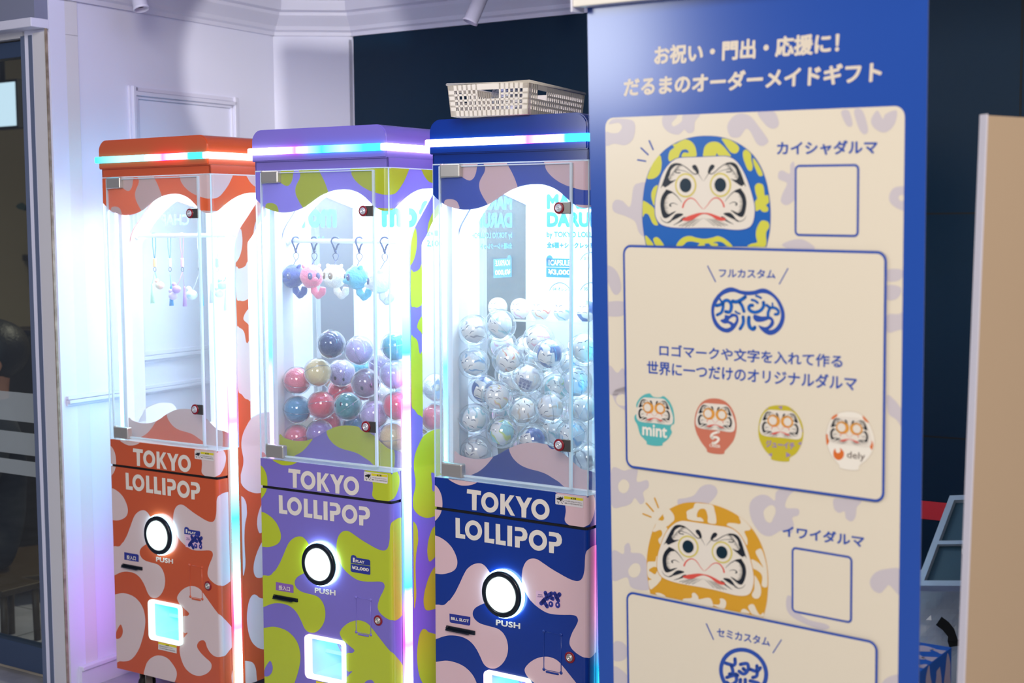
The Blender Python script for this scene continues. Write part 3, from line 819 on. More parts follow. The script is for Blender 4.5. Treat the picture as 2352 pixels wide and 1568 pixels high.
def build_machine(m):
    S = SPEC[m]
    bg = mat(S['word']+' base vinyl', S['bg'], 0.3, coat=0.35); fg = mat(S['word']+' blob vinyl', S['fg'], 0.3, coat=0.35)
    bgt = mat(S['word']+' base film', S['bg'], 0.3, trans=0.12); fgt = mat(S['word']+' blob film', S['fg'], 0.3, trans=0.15)
    R = thing('capsule_machine', S['label'], 'capsule machine', mtx=MM[m], group='capsule vending machines'); ROOTS.append(R)
    # cabinet body (open to the front behind the door)
    bm = BM()
    for a in ((0.0, 0.003, 0.04, DEP, Z7, Z3), (W-0.003, W, 0.04, DEP, Z7, Z3), (0, W, DEP-0.003, DEP, Z7, Z3), (0.001, W-0.001, 0.04, DEP, Z7, Z7+0.003), (0.001, W-0.001, 0.003, DEP, Z3-0.003, Z3)):
        box(bm, *a)
    sh = Sheet(lambda u, v, h: (W+h, u-W, v))
    clip = (W+0.0375, W+DEP, Z7, Z3)
    for b in LOWER[2:7]+SIDE+UPPER[2:]: sh.poly(b, 1, 0.0004, clip)
    sh.poly(SIDEBIT, 0, 0.0008, clip)
    sl = Sheet(lambda u, v, h: (-h, u-W, v))
    for b in LOWER[2:7]+SIDE+UPPER[2:]: sl.poly(b, 1, 0.0004, clip)
    t = bpy.data.meshes.new('t'); sh.bm.to_mesh(t); bm.from_mesh(t); sl.bm.to_mesh(t); bm.from_mesh(t); sh.bm.free(); sl.bm.free(); bpy.data.meshes.remove(t)
    obj('cabinet_body', bm, [bg, fg], R)
    # the two front pans: name strip and door
    for nm, z0, z1, blobs, holes in (('name_panel', Z5+0.0035, Z3, UPPER, []), ('cabinet_door', Z7, Z5-0.0035, LOWER+UPPER[1:2], [HOLE])):
        sh = Sheet(pan); E = W+0.0375
        cuts = [W-RC+2*RC*k/6 for k in range(7)]
        sh.poly([(0, z0), (E, z0), (E, z1), (0, z1)], 0, 0.0, cuts=cuts, holes=holes)
        for b in blobs: sh.poly(b, 1, 0.0004, (0, E, z0, z1), cuts, holes)
        if nm == 'cabinet_door':
            sh.poly(DROP, 0, 0.0008, (0, E, z0, z1)); letters(sh, LET2, OS2, 2, 0.0008)
            sh.text('PUSH', uv1(1, 'B', 780, 283), uv1(1, 'B', 1060, 322), uv1(1, 'B', 780, 355), 2, 0.0008, 0.035, 1.05)
        else:
            letters(sh, LET, OS, 2, 0.0008)
        bm = sh.bm
        for zz in (z0, z1):
            prof = [(0, 0.0)] + [pan(c, 0, 0)[:2] for c in cuts] + [(W, 0.0375), (0, 0.0375)]
            f = bm.faces.new([bm.verts.new((x, y, zz)) for x, y in prof]); f.material_index = 0
        f = bm.faces.new([bm.verts.new(c) for c in ((0, 0, z0), (0, 0, z1), (0, .0375, z1), (0, .0375, z0))])
        obj(nm, bm, [bg, fg, CREAM], R)
    bm = BM(); box(bm, 0.002, W-0.004, 0.004, 0.036, Z5-0.004, Z5+0.004); obj('door_gap_strip', bm, GAPD, R)  # near-black strip filling the gap between name panel and door
    # push button
    cx, cz, r = BTN
    bm = BM(); lathe(bm, [(r*.8, 0.001), (r*1.05, 0.001), (r*1.06, 0.004), (r*1.05, 0.009), (r*.8, 0.010)], (cx, 0, cz), (0, -1, 0), 56)
    b1 = obj('button_halo', bm, RING_LIT, R)
    bm = BM(); lathe(bm, [(r*.70, 0.006), (r*.99, 0.008), (r, 0.011), (r*.985, 0.0165), (r*.95, 0.018), (r*.79, 0.018), (r*.775, 0.0165), (r*.775, 0.006)], (cx, 0, cz), (0, -1, 0), 56)
    obj('button_ring', bm, DARK, R)
    bm = BM(); lathe(bm, [(r*.76, 0.006), (r*.76, 0.017), (r*.73, 0.0195), (r*.64, 0.020), (r*.62, 0.0185), (r*.4, 0.021), (0, 0.0222)], (cx, 0, cz), (0, -1, 0), 56)
    obj('push_button', bm, BTN_LIT, R)
    # price badges and stickers
    fr = pan
    sh = Sheet(pan)
    if m == 1:
        sh.poly(U(1, 'A', '1255,1400 1265,1365 1290,1358 1320,1370 1335,1395 1500,1422 1515,1440 1516,1502 1255,1465', False), 0, 0.001)
        sh.poly(unroll(1, mix(('A', '1254,1472 1516,1508'), ('B', '1528,105 1515,114 1280,75 1264,60'))), 0, 0.001)
        sh.text('1', uv1(1, 'A', 1285, 1392), uv1(1, 'A', 1310, 1396), uv1(1, 'A', 1285, 1452), 1, 0.0014, 0.05)
        sh.text('PLAY', uv1(1, 'A', 1322, 1420), uv1(1, 'A', 1440, 1438), uv1(1, 'A', 1322, 1458), 1, 0.0014, 0.04)
        sh.text('¥2,000', uv1(1, 'B', 1282, -10), uv1(1, 'B', 1510, 25), uv1(1, 'B', 1282, 42), 1, 0.0014, 0.04)
        obj('price_sticker', sh.bm, [NAVYV, CREAM], R)
    else:
        if m == 0:
            B = lambda s: unroll(0, [(200+x/2.667, 980+y/2.667) for x, y in P(s)])
            sh.poly(B('597,655 597,622 602,613 612,612 622,618 628,628 690,638 695,645 694,668'), 0, 0.001)
            t_ = B('607,625 616,626 607,648'); sh.text('1', t_[0], t_[1], t_[2], 1, 0.0014, 0.05)
            t_ = B('622,638 668,645 622,652'); sh.text('PLAY', t_[0], t_[1], t_[2], 1, 0.0014, 0.04)
            q = B('600,658 706,672 708,750 606,735')
            obj('price_sticker', sh.bm, [NAVYV, CREAM], R); sh = Sheet(pan)
        else:
            q = U(2, 'N', '1150,410 1458,440 1456,635 1152,598', False)
        sh.poly(q, 0, 0.0010)
        def A4(s, t):
            a = (q[0][0]+(q[1][0]-q[0][0])*s, q[0][1]+(q[1][1]-q[0][1])*s); b = (q[3][0]+(q[2][0]-q[3][0])*s, q[3][1]+(q[2][1]-q[3][1])*s)
            return (a[0]+(b[0]-a[0])*t, a[1]+(b[1]-a[1])*t)
        wl_ = abs(q[1][0]-q[0][0])*0.15
        for pts in (((.40, .1), (.47, .45)), ((.65, .1), (.52, .28), (.70, .42)), ((.78, .08), (.84, .3), (.92, .5)), ((.97, .1), (.86, .3)),
                    ((.38, .52), (.30, .68), (.22, .82)), ((.30, .66), (.40, .82), (.46, .96))):
            for qd in strip_quads([A4(*p) for p in pts], wl_): sh.poly(qd, 1, 0.0014)
        for c in ((.62, .8), (.90, .8)):
            sh.poly([A4(c[0]+.1*math.cos(a*PI/12), c[1]+.2*math.sin(a*PI/12)) for a in range(24)], 1, 0.0014,
                    inner=[[A4(c[0]-.01+.03*math.cos(a*PI/6), c[1]-.02+.07*math.sin(a*PI/6)) for a in range(12)]])
        sh.text('TOKYO', A4(.09, .22), A4(.27, .22), A4(.09, .30), 1, 0.0014, 0.02); sh.text('LOLLIPOP', A4(.07, .34), A4(.29, .34), A4(.07, .42), 1, 0.0014, 0.02)
        obj('art_sticker', sh.bm, [PINKV, NAVYV], R)
    # bill slot and its tag
    sh = Sheet(pan)
    if m < 2:
        qq = U(1, 'B', '258,210 480,247 495,262 495,358 258,320', False); tx = [uv1(1, 'B', *p) for p in ((298, 250), (450, 274), (298, 312))]; tt = '投入口'; bo = 0.03
    else:
        qq = U(2, 'N', '70,698 332,742 330,838 316,850 85,812 73,796', False); tx = [uv1(2, 'N', *p) for p in ((90, 738), (316, 775), (90, 776))]; tt = 'BILL SLOT'; bo = 0.045
    sh.poly(qq, 0, 0.001); sh.text(tt, *tx, 1, 0.0014, bo); obj('slot_tag', sh.bm, [S['label2'], CREAM], R)
    u0, u1, v0, v1 = rect_of(1, 'B', '234,360 555,420 555,497 234,432') if m < 2 else rect_of(2, 'N', '35,835 392,900 392,975 35,912')
    bm = BM(); hm = (v1-v0)*0.62; vm = (v0+v1)/2
    box(bm, u0, u1, -0.004, 0.004, vm-hm/2, vm+hm/2, bev=0.001); box(bm, u0+0.004, u1-0.012, -0.013, -0.002, vm-hm*.42, vm-hm*.12, bev=0.001); box(bm, u0+0.004, u0+0.009, -0.011, -0.002, vm-hm*.42, vm+hm*.4, bev=.001)
    obj('bill_slot', bm, DARK, R)
    # pressed hatch, key lock
    q = U(1, 'B', '1328,415 1525,452 1538,925 1340,880', False)
    x0, x1 = (q[0][0]+q[3][0])/2, (q[1][0]+q[2][0])/2; z0, z1 = (q[2][1]+q[3][1])/2, (q[0][1]+q[1][1])/2
    bm = BM(); tube(bm, [(x0, 0, z0), (x1, 0, z0), (x1, 0, z1), (x0, 0, z1)], 0.0014, 8, closed=True)
    for x, z in ((x0, z0), (x1, z0), (x1, z1), (x0, z1)): ball(bm, (x, 0, z), 0.0042, 2, sc=(1, .7, 1))
    box(bm, x0+.006, x1-.006, -0.003, 0.001, z0-0.006, z0-0.002, bev=0.001)
    mixm = mat(S['word']+' hatch paint', tuple((a+b)/2 for a, b in zip(S['bg'], S['fg'])) if m != 1 else S['bg'], 0.35)
    obj('coin_hatch', bm, mat(S['word']+' base vinyl', S['bg']), R)
    lx, lz = uv1(1, 'B', 1632, 727); rr_ = (uv1(1, 'B', 1632, 657)[1]-uv1(1, 'B', 1632, 797)[1])/2
    b1, b2, b3 = BM(), BM(), BM(); lock(b1, b2, b3, lx, lz, rr_, 0.0, None); b1.free()
    lk = obj('key_lock', b2, REDRING, R); obj('keyhole', b3, CHROME, lk)
    # prize chute
    outer = rrect(*FRM, 0.012); inner = rrect(*HOLE, 0.006)
    bm = BM(); slab(bm, outer, [inner], -0.001, 0.008, pan)
    lit = glow('chute_frame_lamp', [(0, (1, .8, .97) if m else (.8, 1, 1)), (.5, (1, 1, 1)), (1, (.75, 1, 1))], 0, 1.35, FRM[0], FRM[1])
    ch = obj('prize_chute', bm, lit, R)
    x0, x1, z0, z1 = HOLE; x0 -= .003; x1 += .003; z0 -= .003; z1 += .003
    bm = BM()
    for a in ((x0, x0+.002, .001, .15, z0, z1), (x1-.002, x1, .001, .15, z0, z1), (x0, x1, .148, .15, z0, z1), (x0, x1, .001, .15, z0, z0+.002), (x0, x1, .001, .15, z1-.002, z1)): box(bm, *a)
    obj('chute_tray', bm, mat('chute_white', rgb(226, 236, 244), 0.25), ch)
    d = bpy.data.lights.new('chute_fill_light', 'AREA'); d.shape = 'RECTANGLE'; d.size = 0.08; d.size_y = 0.1; d.energy = 0.7 if m == 0 else 0.10; d.color = S['chute']  # added fill inside the tray, for the tint of the lit frame
    lo = bpy.data.objects.new('chute_fill_light', d); COL.objects.link(lo); lo.parent = R; lo.location = ((x0+x1)/2, 0.07, z1-0.004)
    fl = Sheet(lambda u, v, h: (u, 0.05-h, v))
    fx0, fx1 = x0+.006, x1-.004; fz1 = z1-.004; fz0 = z0+(z1-z0)*.46
    fl.poly([(fx0, fz0), (fx1, fz0), (fx1, fz1), (fx0, fz1)], 0, 0)
    fl.poly([(fx0, fz0), (fx1, fz0), (fx1, fz0+.01), (fx0, fz0+.01)], 1, .001)
    tc = (fx0*.45+fx1*.55, fz1-.012); tw = .022
    fl.poly([(tc[0]-tw, tc[1]), (tc[0]+tw, tc[1]), (tc[0], tc[1]-tw*1.5)], 2, .001, inner=[[(tc[0]-tw*.68, tc[1]-.004), (tc[0]+tw*.68, tc[1]-.004), (tc[0], tc[1]-tw*1.22)]])
    fl.poly([(tc[0]-tw*.38, tc[1]-.010), (tc[0]+tw*.38, tc[1]-.010), (tc[0], tc[1]-tw*.95)], 2, .001)
    obj('chute_flap', fl.bm, [ACR, ACRE, mat('pink_triangle', rgb(236, 150, 226), .5) if m else mat('cyan_triangle', rgb(70, 200, 226), .5)], ch)
    # warning labels
    sh = Sheet(pan)
    q = lambda s: U(1, 'A', s, False)
    sh.poly(q('1440,245 1742,286 1750,296 1748,402 1740,410 1440,370 1432,362 1432,252'), 0, .0009)
    sh.poly(q('1532,268 1746,294 1746,324 1532,300'), 1, .0013)
    sh.text('▲注意', uv1(1, 'A', 1605, 282), uv1(1, 'A', 1668, 290), uv1(1, 'A', 1605, 304), 2, .0017, .02)
    sh.text('ドアに手を入れないでください。', uv1(1, 'A', 1538, 318), uv1(1, 'A', 1735, 343), uv1(1, 'A', 1538, 334), 2, .0013, .012)
    sh.text('故障してケガをする恐れがあります。', uv1(1, 'A', 1538, 345), uv1(1, 'A', 1742, 370), uv1(1, 'A', 1538, 361), 2, .0013, .012)
    sh.poly(q('1446,296 1475,290 1490,275 1500,290 1520,272 1512,292 1528,285 1515,302 1526,304 1505,316 1496,338 1480,318 1446,312'), 2, .0013)
    for a, b in (((1455, 330), (1462, 350)), ((1475, 335), (1470, 360)), ((1500, 345), (1515, 362)), ((1460, 275), (1468, 285)), ((1515, 325), (1526, 340))):
        sh.poly(unroll(1, Z('A', stroke([a, b], 5, smooth=False))), 2, .0013)
    obj('warning_label', sh.bm, [PAPER, YELL, INK], R)
    sh = Sheet(pan); q = lambda s: U(0, 'C', s, False)
    sh.poly(q('577,1130 772,1172 772,1252 575,1208'), 0, .0009); sh.poly(q('577,1130 772,1172 772,1193 577,1150'), 1, .0013)
    sh.text('▲注意', uv1(0, 'C', 655, 1155), uv1(0, 'C', 690, 1163), uv1(0, 'C', 655, 1168), 2, .0017, .02)
    sh.text('扉に指をはさまないでください。', uv1(0, 'C', 590, 1164), uv1(0, 'C', 735, 1196), uv1(0, 'C', 590, 1177), 2, .0013, .012)
    sh.text('けがをする恐れがあります。', uv1(0, 'C', 590, 1185), uv1(0, 'C', 760, 1224), uv1(0, 'C', 590, 1198), 2, .0013, .012)
    obj('warning_label', sh.bm, [PAPER, YELL, INK], R)
    # ---- display case
    bm = BM(); box(bm, 0.002, W-0.002, YB, DEP-.002, Z3, Z3+.004); obj('case_floor', bm, WHITEP, R)
    bm = BM()
    for x0, x1 in ((0.0, 0.018), (W-0.018, W)):
        box(bm, x0, x1, .385, .405, Z3+.004, Z1, bev=.001)
        box(bm, x0 + (.001 if x0 else 0), x1 - (0 if x0 else .001), YB+.004, YB+.03, Z3+.004, Z1, bev=.001) if x0 == 0 else None
    box(bm, 0, W, .385, .405, Z1-.02, Z1); box(bm, 0, .018, YB, .405, Z1-.014, Z1)
    obj('case_frame', bm, WHITEP, R)
    bm = BM()
    box(bm, .004, .007, .05, .085, Z3+.004, .925, bev=.0008); obj('side_guard', bm, GREYP, R)
    bm = BM(); box(bm, W-.0075, W-.0045, .05, .085, Z3+.004, .91, bev=.0008); obj('side_guard', bm, GREYP, R)
    sh = Sheet(lambda u, v, h: (u, .4055-h, v))
    sh.poly([(0.0, Z3+.004), (W, Z3+.004), (W, Z1), (0, Z1)], 0, 0)
    def bp(fr, x, y):
        q = loc(m, *Z(fr, [(x, y)])[0], 1, .4055); return (q.x, q.z)
    ink = 1
    sl = Sheet(lambda u, v, h: (-.0008-h, u, v))
    def lp(fr, x, y):
        q = loc(m, *Z(fr, [(x, y)])[0], 0, 0.0); return (q.y, q.z)
    FR['Q3'] = (960, 180, 3.016); FR['Q1'] = (200, 280, 3.733)
    if m == 2:
        for s, xa, ya, yb, bo in (('MARBLE', 893, 800, 905, .06), ('DARUMA', 893, 925, 1030, .06), ('by TOKYO LOLLIPOP', 893, 1060, 1110, .03), ('全6種＋シークレット', 893, 1132, 1174, .05)):
            a, b = bp('Q3', xa, ya), bp('Q3', xa, yb); sh.text_at(s, b[0], b[1], a[1]-b[1], ink, .0008, bo)
            a, b = lp('Q3', 655, ya+5), lp('Q3', 655, yb+5); sl.text_at(s, b[0], b[1], a[1]-b[1], ink, .0004, bo, du=-1, width=min(.3, (a[1]-b[1])*text_shape(s, bo)[2]/text_shape(s, bo)[3]))
        for f, S_, du, off in ((bp, sh, 1, 0), (lp, sl, -1, 0)):
            X = (889, 1074) if S_ is sh else (652, 500)
            a, b = f('Q3', X[0], 1245), f('Q3', X[0], 1375); wd_ = (abs(bp('Q3', 1074, 1300)[0]-bp('Q3', 889, 1300)[0]))
            k = du
            S_.poly([(a[0], b[1]), (a[0]+k*wd_, b[1]), (a[0]+k*wd_, a[1]), (a[0], a[1])], ink, .0006)
            S_.poly(ell(a[0]+k*wd_*.13, a[1]-.004, wd_*.13, .012, 20), ink, .0006)
            hh = a[1]-b[1]
            for hz in ((.0012,) if S_ is sh else (.0012, .0001)):
                S_.text_at('1CAPSULE', a[0]+k*wd_*.1, b[1]+hh*.62, hh*.3, 2, hz, .03, du=k, width=wd_*.8)
                S_.text_at('¥3,000', a[0]+k*wd_*.08, b[1]+hh*.1, hh*.32, 2, hz, .04, du=k, width=wd_*.84)
            S_.poly([(a[0], b[1]+hh*.52), (a[0]+k*wd_, b[1]+hh*.52), (a[0]+k*wd_, b[1]+hh*.545), (a[0], b[1]+hh*.545)], 2, .0012)
        for cx, cy, s in ((985, 1510, '04 オレンジド'), (1200, 1510, '05'), (1200, 1300, '01')):
            c = bp('Q3', cx, cy); r_ = abs(bp('Q3', cx, cy-95)[1]-c[1])
            sh.poly(stroke([(c[0]+r_*math.cos(math.radians(a)), c[1]+r_*math.sin(math.radians(a))) for a in range(155, 20, -9)], .0016), ink, .0006)
            sh.text_at(s, c[0]-r_*.62, c[1]+r_*.42, r_*.26, ink, .0006, .01)
        pn = 'poster_board'
    elif m == 1:
        a, b = bp('D', 1640, 575), bp('D', 1640, 815); w_ = sh.text_at('mo', b[0], b[1], a[1]-b[1], ink, .0008, .06); sh.text_at('f', b[0]+w_*1.04, b[1], (a[1]-b[1])*1.35, ink, .0008, .06)
        a, b = bp('S1', 60, 362), bp('S1', 60, 405); sh.text_at('designed', b[0]-.045, b[1], .016, ink, .0008, .02)
        a, b = bp('S1', 385, 748), bp('S1', 385, 792); sh.text_at('全6種', b[0], b[1], .016, ink, .0008, .02)
        a, b = bp('S1', 66, 875), bp('S1', 66, 922); sh.text_at('1capsule', b[0], b[1], .017, ink, .0008, .02)
        a, b = bp('S1', 395, 868), bp('S1', 395, 922); sh.text_at('2,000', b[0], b[1], .02, ink, .0008, .03)
        a, b = lp('D', 1095, 585), lp('D', 1095, 822); w_ = sl.text_at('mo', b[0], b[1], a[1]-b[1], ink, .0004, .06, du=-1); sl.text_at('f', b[0]-w_*1.04, b[1], (a[1]-b[1])*1.35, ink, .0004, .06, du=-1)
        a = lp('px', 712, 560); sl.text_at('2,000', a[0]+.06, a[1], .02, ink, .0004, .03, du=-1)
        pn = 'poster_board'
    else:
        a, b = bp('Q1', 1160, 775), bp('Q1', 1160, 860); sh.text_at('CHAP', b[0], b[1], a[1]-b[1], ink, .0008, .03)
        a, b = lp('Q1', 880, 790), lp('Q1', 880, 885); sl.text_at('CHAP', b[0], b[1], a[1]-b[1], 3, .0004, .03, du=-1)
    inkm = mat('teal_print', rgb(0, 126, 178), .5) if m else mat('pink_print', rgb(226, 130, 160), .5)
    obj('poster_board', sh.bm, [WHITEP, inkm, WHITEP], R)
    bm = BM(); box(bm, 0, W, .406, DEP, Z3, Z1); obj('back_wall', bm, WHITEP, R)
    # side panes with printed film
    for nm, x0, S2, mp in (('side_window', W-.004, None, lambda u, v, h: (W+h, u-W, v)), ('side_window', 0.0, sl, lambda u, v, h: (-h, u-W, v))):
        sh = Sheet(mp)
        clipw = (W+.045, W+.40, Z3, Z1)
        sh.poly(PILLAR, 0, .0004, clipw)
        for b in PBLOB: sh.poly(b, 1, .0008, clipw)
        sh.poly(SIDE[0], 1, .0008, clipw)
        if x0 == 0.0:
            sh.poly(HEAD, 0, .0004, clipw)
            for b in HBLOB[2:]: sh.poly(b, 1, .0008, clipw)
        p_ = obj('side_window', BM(), ACR, R)
        bm = BM(); box(bm, x0, x0+.004, .046, .40, Z3, Z1); bm.to_mesh(p_.data); bm.free()
        obj('printed_film', sh.bm, [bgt, fgt], p_)
        wb = Sheet((lambda u, v, h: (W-.0046-h, u-W, v)) if x0 else (lambda u, v, h: (.0046+h, u-W, v)))
        for b in (PILLAR, SIDE[0]) + ((HEAD,) if x0 == 0.0 else ()): wb.poly(b, 0, 0, clipw)
        obj('white_lining', wb.bm, mat('white_lining', rgb(232, 236, 244), .5, trans=.25), p_)
        if S2: obj('window_lettering', sl.bm, [inkm, inkm, WHITEP, mat('grey_blue_print', rgb(96, 140, 196), .5)], p_)
    # clear front cover, door, header film, hinges, locks
    DX0, DX1 = loc(1, 606, 600, 1, 0).x, loc(1, 862, 600, 1, 0).x
    bm = BM()
    for a in ((0, DX0-.003, 0, .004), (DX1+.006, W, 0, .004), (0, .004, .004, .046), (W-.004, W, .004, .046)): box(bm, *a, Z3, Z1)
    cv = obj('clear_cover', bm, ACR, R)
    bm = BM()
    for a in ((-.0004, .0006, -.0006, .004), (W-.0006, W+.0004, -.0006, .004)): box(bm, *a, Z3, Z1)
    box(bm, 0, W, -.0008, .002, Z1-.003, Z1); box(bm, W-.002, W+.0006, 0, .40, Z1-.003, Z1); box(bm, 0.0, W, .004, YB, Z3, Z3+.001)
    obj('cover_edge', bm, ACRE, cv)
    sh = Sheet(lambda u, v, h: pan(u, v, h))
    cuts = [W-RC+2*RC*k/4 for k in range(5)]
    sh.poly(HEAD, 0, .0004, (0, W+.398, 1.2, Z1-.002), cuts)
    for b in HBLOB: sh.poly(b, 1, .0008, (0, W+.398, 1.2, Z1-.002), cuts)
    obj('header_film', sh.bm, [bgt, fgt], cv)
    bm = BM(); box(bm, DX0, DX1, -.006, -.002, Z3+.012, Z1-.006)
    dd = obj('clear_door', bm, ACR, R)
    bm = BM()
    box(bm, DX0-.002, DX0+.0015, -.0065, -.001, Z3+.012, Z1-.006); box(bm, DX1-.003, DX1+.003, -.0065, .001, Z3+.012, Z1-.006, bev=.0006)
    box(bm, DX0, DX1, -.0065, -.001, Z1-.008, Z1-.0055); box(bm, DX0, DX1, -.0065, -.001, Z3+.011, Z3+.0145)
    obj('door_edge', bm, ACRE, dd)
    for fr_, s in (('D', '200,110 405,108 405,290 200,290'), ('E', '258,310 470,320 460,500 258,485')):
        u0, u1, v0, v1 = rect_of(1, fr_, s)
        v0 += .004; v1 -= .003
        bm = BM(); box(bm, u0, u1, -.014, .004, v0, v1, bev=.0035, seg=3)
        hg = obj('hinge', bm, CHROME, R)
        bm = BM(); tube(bm, [(u0+.002, -.006, v0-.001), (u0+.002, -.006, v1+.001)], .0055, 14); obj('hinge_pin', bm, CHROME, hg)
    for (fr_, x, y, ry, px_) in (('D', 1440, 612, 66, (1470, 1560, 540, 690)), ('E', 1475, 100, 68, (1480, 1590, 28, 178))):
        lx, lz = uv1(1, fr_, x, y); r_ = (uv1(1, fr_, x, y-ry)[1]-uv1(1, fr_, x, y+ry)[1])/2
        u1_ = uv1(1, fr_, px_[1], y)[0]
        b1, b2, b3 = BM(), BM(), BM()
        lock(b1, b2, b3, lx, lz, r_, 0.0085, (lx+.001, u1_, lz-r_*1.0, lz+r_*1.0))
        lathe(b1, [(0, 0), (r_*1.02, 0), (r_*1.02, .0025), (0, .0025)], (lx, -.006, lz), (0, -1, 0), 24)
        pl_ = obj('door_lock', b1, mat('grey_steel', rgb(128, 122, 116), .3, .9), R); obj('lock_collar', b2, REDRING, pl_); obj('lock_barrel', b3, mat('lock_steel', rgb(214, 214, 220), .3, .4), pl_)
    # printed retaining board
    sh = Sheet(lambda u, v, h: (u, YB+.004-h, v))
    sh.poly(BOARD, 0, .0); [sh.poly(b, 1, .0004, (BOARD[0][0], W-.004, Z3+.002, 1.2)) for b in BBLOB]
    obj('retaining_board', sh.bm, [bgt, fgt], R)
    # light strips: two uprights and the roof band
    for x0, x1, nm, st in ((W, W+.0105, 'side', S['side']), (-.0105, 0.0, 'left', S['left'])):
        bm = BM(); box(bm, x0, x1, .047, .068, Z7+.01, 1.385, bev=.003)
        obj('light_strip', bm, glow('strip lamp %s %d' % (nm, m), st, 2, 8.0 if nm == 'side' else 11.0, Z7, 1.385), R)
    for x0, x1 in ((W, W+.001), (-.001, 0.0)):
        bm = BM(); box(bm, x0, x1, .038, .085, Z7, Z3); obj('strip_backing', bm, bg, R)
    # roof
    bm = BM(); x0, x1, z0, z1 = -.0045, W+.0015, 1.4885, 1.5675
    prof = rrect(x0, x1, z0, z1, .004, 2); prof = []
    for cx, cz, a, rr in ((x1-.03, z1-.03, 0, .03), (x0+.03, z1-.03, 90, .03), (x0+.004, z0+.004, 180, .004), (x1-.004, z0+.004, 270, .004)):
        prof += [(cx+rr*math.cos(math.radians(a+90*k/8)), cz+rr*math.sin(math.radians(a+90*k/8))) for k in range(9)]
    a = [bm.verts.new((x, -.008, z)) for x, z in prof]; b = [bm.verts.new((x, DEP+.008, z)) for x, z in prof]
    fa = bm.faces.new(a); fb = bm.faces.new(b[::-1])
    for i in range(len(prof)): bm.faces.new((a[(i+1) % len(prof)], a[i], b[i], b[(i+1) % len(prof)]))
    bmesh.ops.recalc_face_normals(bm, faces=bm.faces[:])
    bmesh.ops.bevel(bm, geom=[e for e in bm.edges if abs(e.verts[0].co.y-e.verts[1].co.y) < 1e-6 and e.verts[0].co.y < 0], offset=.003, segments=2, affect='EDGES')
    rf = obj('roof_cover', bm, mat(S['word']+' roof gloss', S['bg'], .18, coat=.6), R, smooth=True, angle=30)
    bm = BM()
    for q_ in ((0, W, 0, .004), (0, W, DEP-.004, DEP), (0, .004, 0, DEP), (W-.004, W, 0, DEP)): box(bm, *q_, Z1, 1.490)
    box(bm, 0.001, W-.001, .001, DEP-.001, 1.486, 1.489)
    obj('roof_collar', bm, mat(S['word']+' roof gloss', S['bg']), R)
    bm = BM(); box(bm, .03, W-.03, .06, .38, Z1+.004, Z1+.010); obj('ceiling_lamp', bm, PANEL_LIT, R)
    bm = BM(); e = .0075
    ring = [(x0-e, -.008-e), (x1+e, -.008-e), (x1+e, DEP+.008+e), (x0-e, DEP+.008+e)]
    for q_ in ((x0-e, x1+e, -.008-e, -.006), (x1-.002, x1+e, -.0085-e+.0008, DEP+.008), (x0-e, x0+.002, -.0085-e+.0008, DEP+.008)): box(bm, *q_, 1.5055, 1.5225, bev=.003)
    obj('roof_light_strip', bm, glow('roof strip lamp %d' % m, S['cap'], 0, 6.0, x0, x1), R)
    # casters
    for x in (.05, W-.05):
        for y in (.06, DEP-.06):
            bm = BM(); box(bm, x-.022, x+.022, y-.022, y+.022, .070, Z7, bev=.001); box(bm, x-.014, x-.011, y-.012, y+.012, .025, .072); box(bm, x+.011, x+.014, y-.012, y+.012, .025, .072)
            c_ = obj('caster', bm, CHROME, R)
            bm = BM(); lathe(bm, [(0, -.010), (.024, -.010), (.0275, -.006), (.0275, .006), (.024, .010), (0, .010)], (x, y+.004, .0275), (1, 0, 0), 24); obj('wheel', bm, RUB, c_)
    if m < 2:
        yr = .115
        p0 = loc(m, 648, 553, 1, yr) if m == 1 else loc(m, 322, 541, 1, yr)
        bm = BM(); tube(bm, [(.004, yr, p0.z), (W-.004, yr, p0.z)], .0058, 16)
        for x in (.004, W-.004): lathe(bm, [(0, 0), (.011, 0), (.011, .004), (.007, .007), (0, .007)], (x, yr, p0.z), (1 if x < .1 else -1, 0, 0), 20)
        obj('hanging_rod', bm, WHITEP, R); S['rod'] = (yr, p0.z)
    else:
        FR['Q4'] = (960, 640, 3.136)
        zs = loc(2, *Z('Q4', [(900, 303)])[0], 1, .30).z
        bm = BM(); box(bm, .02, W-.004, .30, .404, zs-.004, zs, bev=.0008); s_ = obj('display_shelf', bm, ACR, R)
        bm = BM(); box(bm, .02, W-.004, .299, .3012, zs-.0045, zs+.0005); obj('shelf_edge', bm, ACRE, s_); S['shelf'] = zs
for m in range(3): build_machine(m)

# ------------------------------------------------------------------ the blue banner on the right
bx, by, byaw, blean, ba = 0.3744, 2.2857, -0.6651, -0.0197, 0.0512
BO = Vector((bx, by, H)); _ex = Vector((math.cos(byaw), math.sin(byaw), 0)); BN = Vector((-math.sin(byaw), math.cos(byaw), 0))
BX = _ex*math.cos(blean) + Vector((0, 0, 1))*math.sin(blean)
BV = -(-_ex*math.sin(blean) + Vector((0, 0, 1))*math.cos(blean)) + BN*ba        # down the sheet
BNN = BX.cross(BV).normalized()
if BNN.dot(BN) > 0: BNN = -BNN                                                   # towards the viewer
def bpt(u, v, h):
    return BO + BX*u + BV*v + BNN*h
VTOP, VBOT = -0.385, 1.255
def buv(pts):
    out = []
    for px, py in pts:
        d = ray(px, py); t = (BO-EYE).dot(BNN)/d.dot(BNN); q = EYE + d*t - BO
        a11, a12, a22 = BX.dot(BX), BX.dot(BV), BV.dot(BV); b1, b2 = q.dot(BX), q.dot(BV)
        det = a11*a22-a12*a12
        out.append(((b1*a22-b2*a12)/det, (b2*a11-b1*a12)/det))
    return out
def BU(fr, s, smooth=True, n=5):
    p = Z(fr, s)
    return buv(crs(p, True, n) if smooth else p)
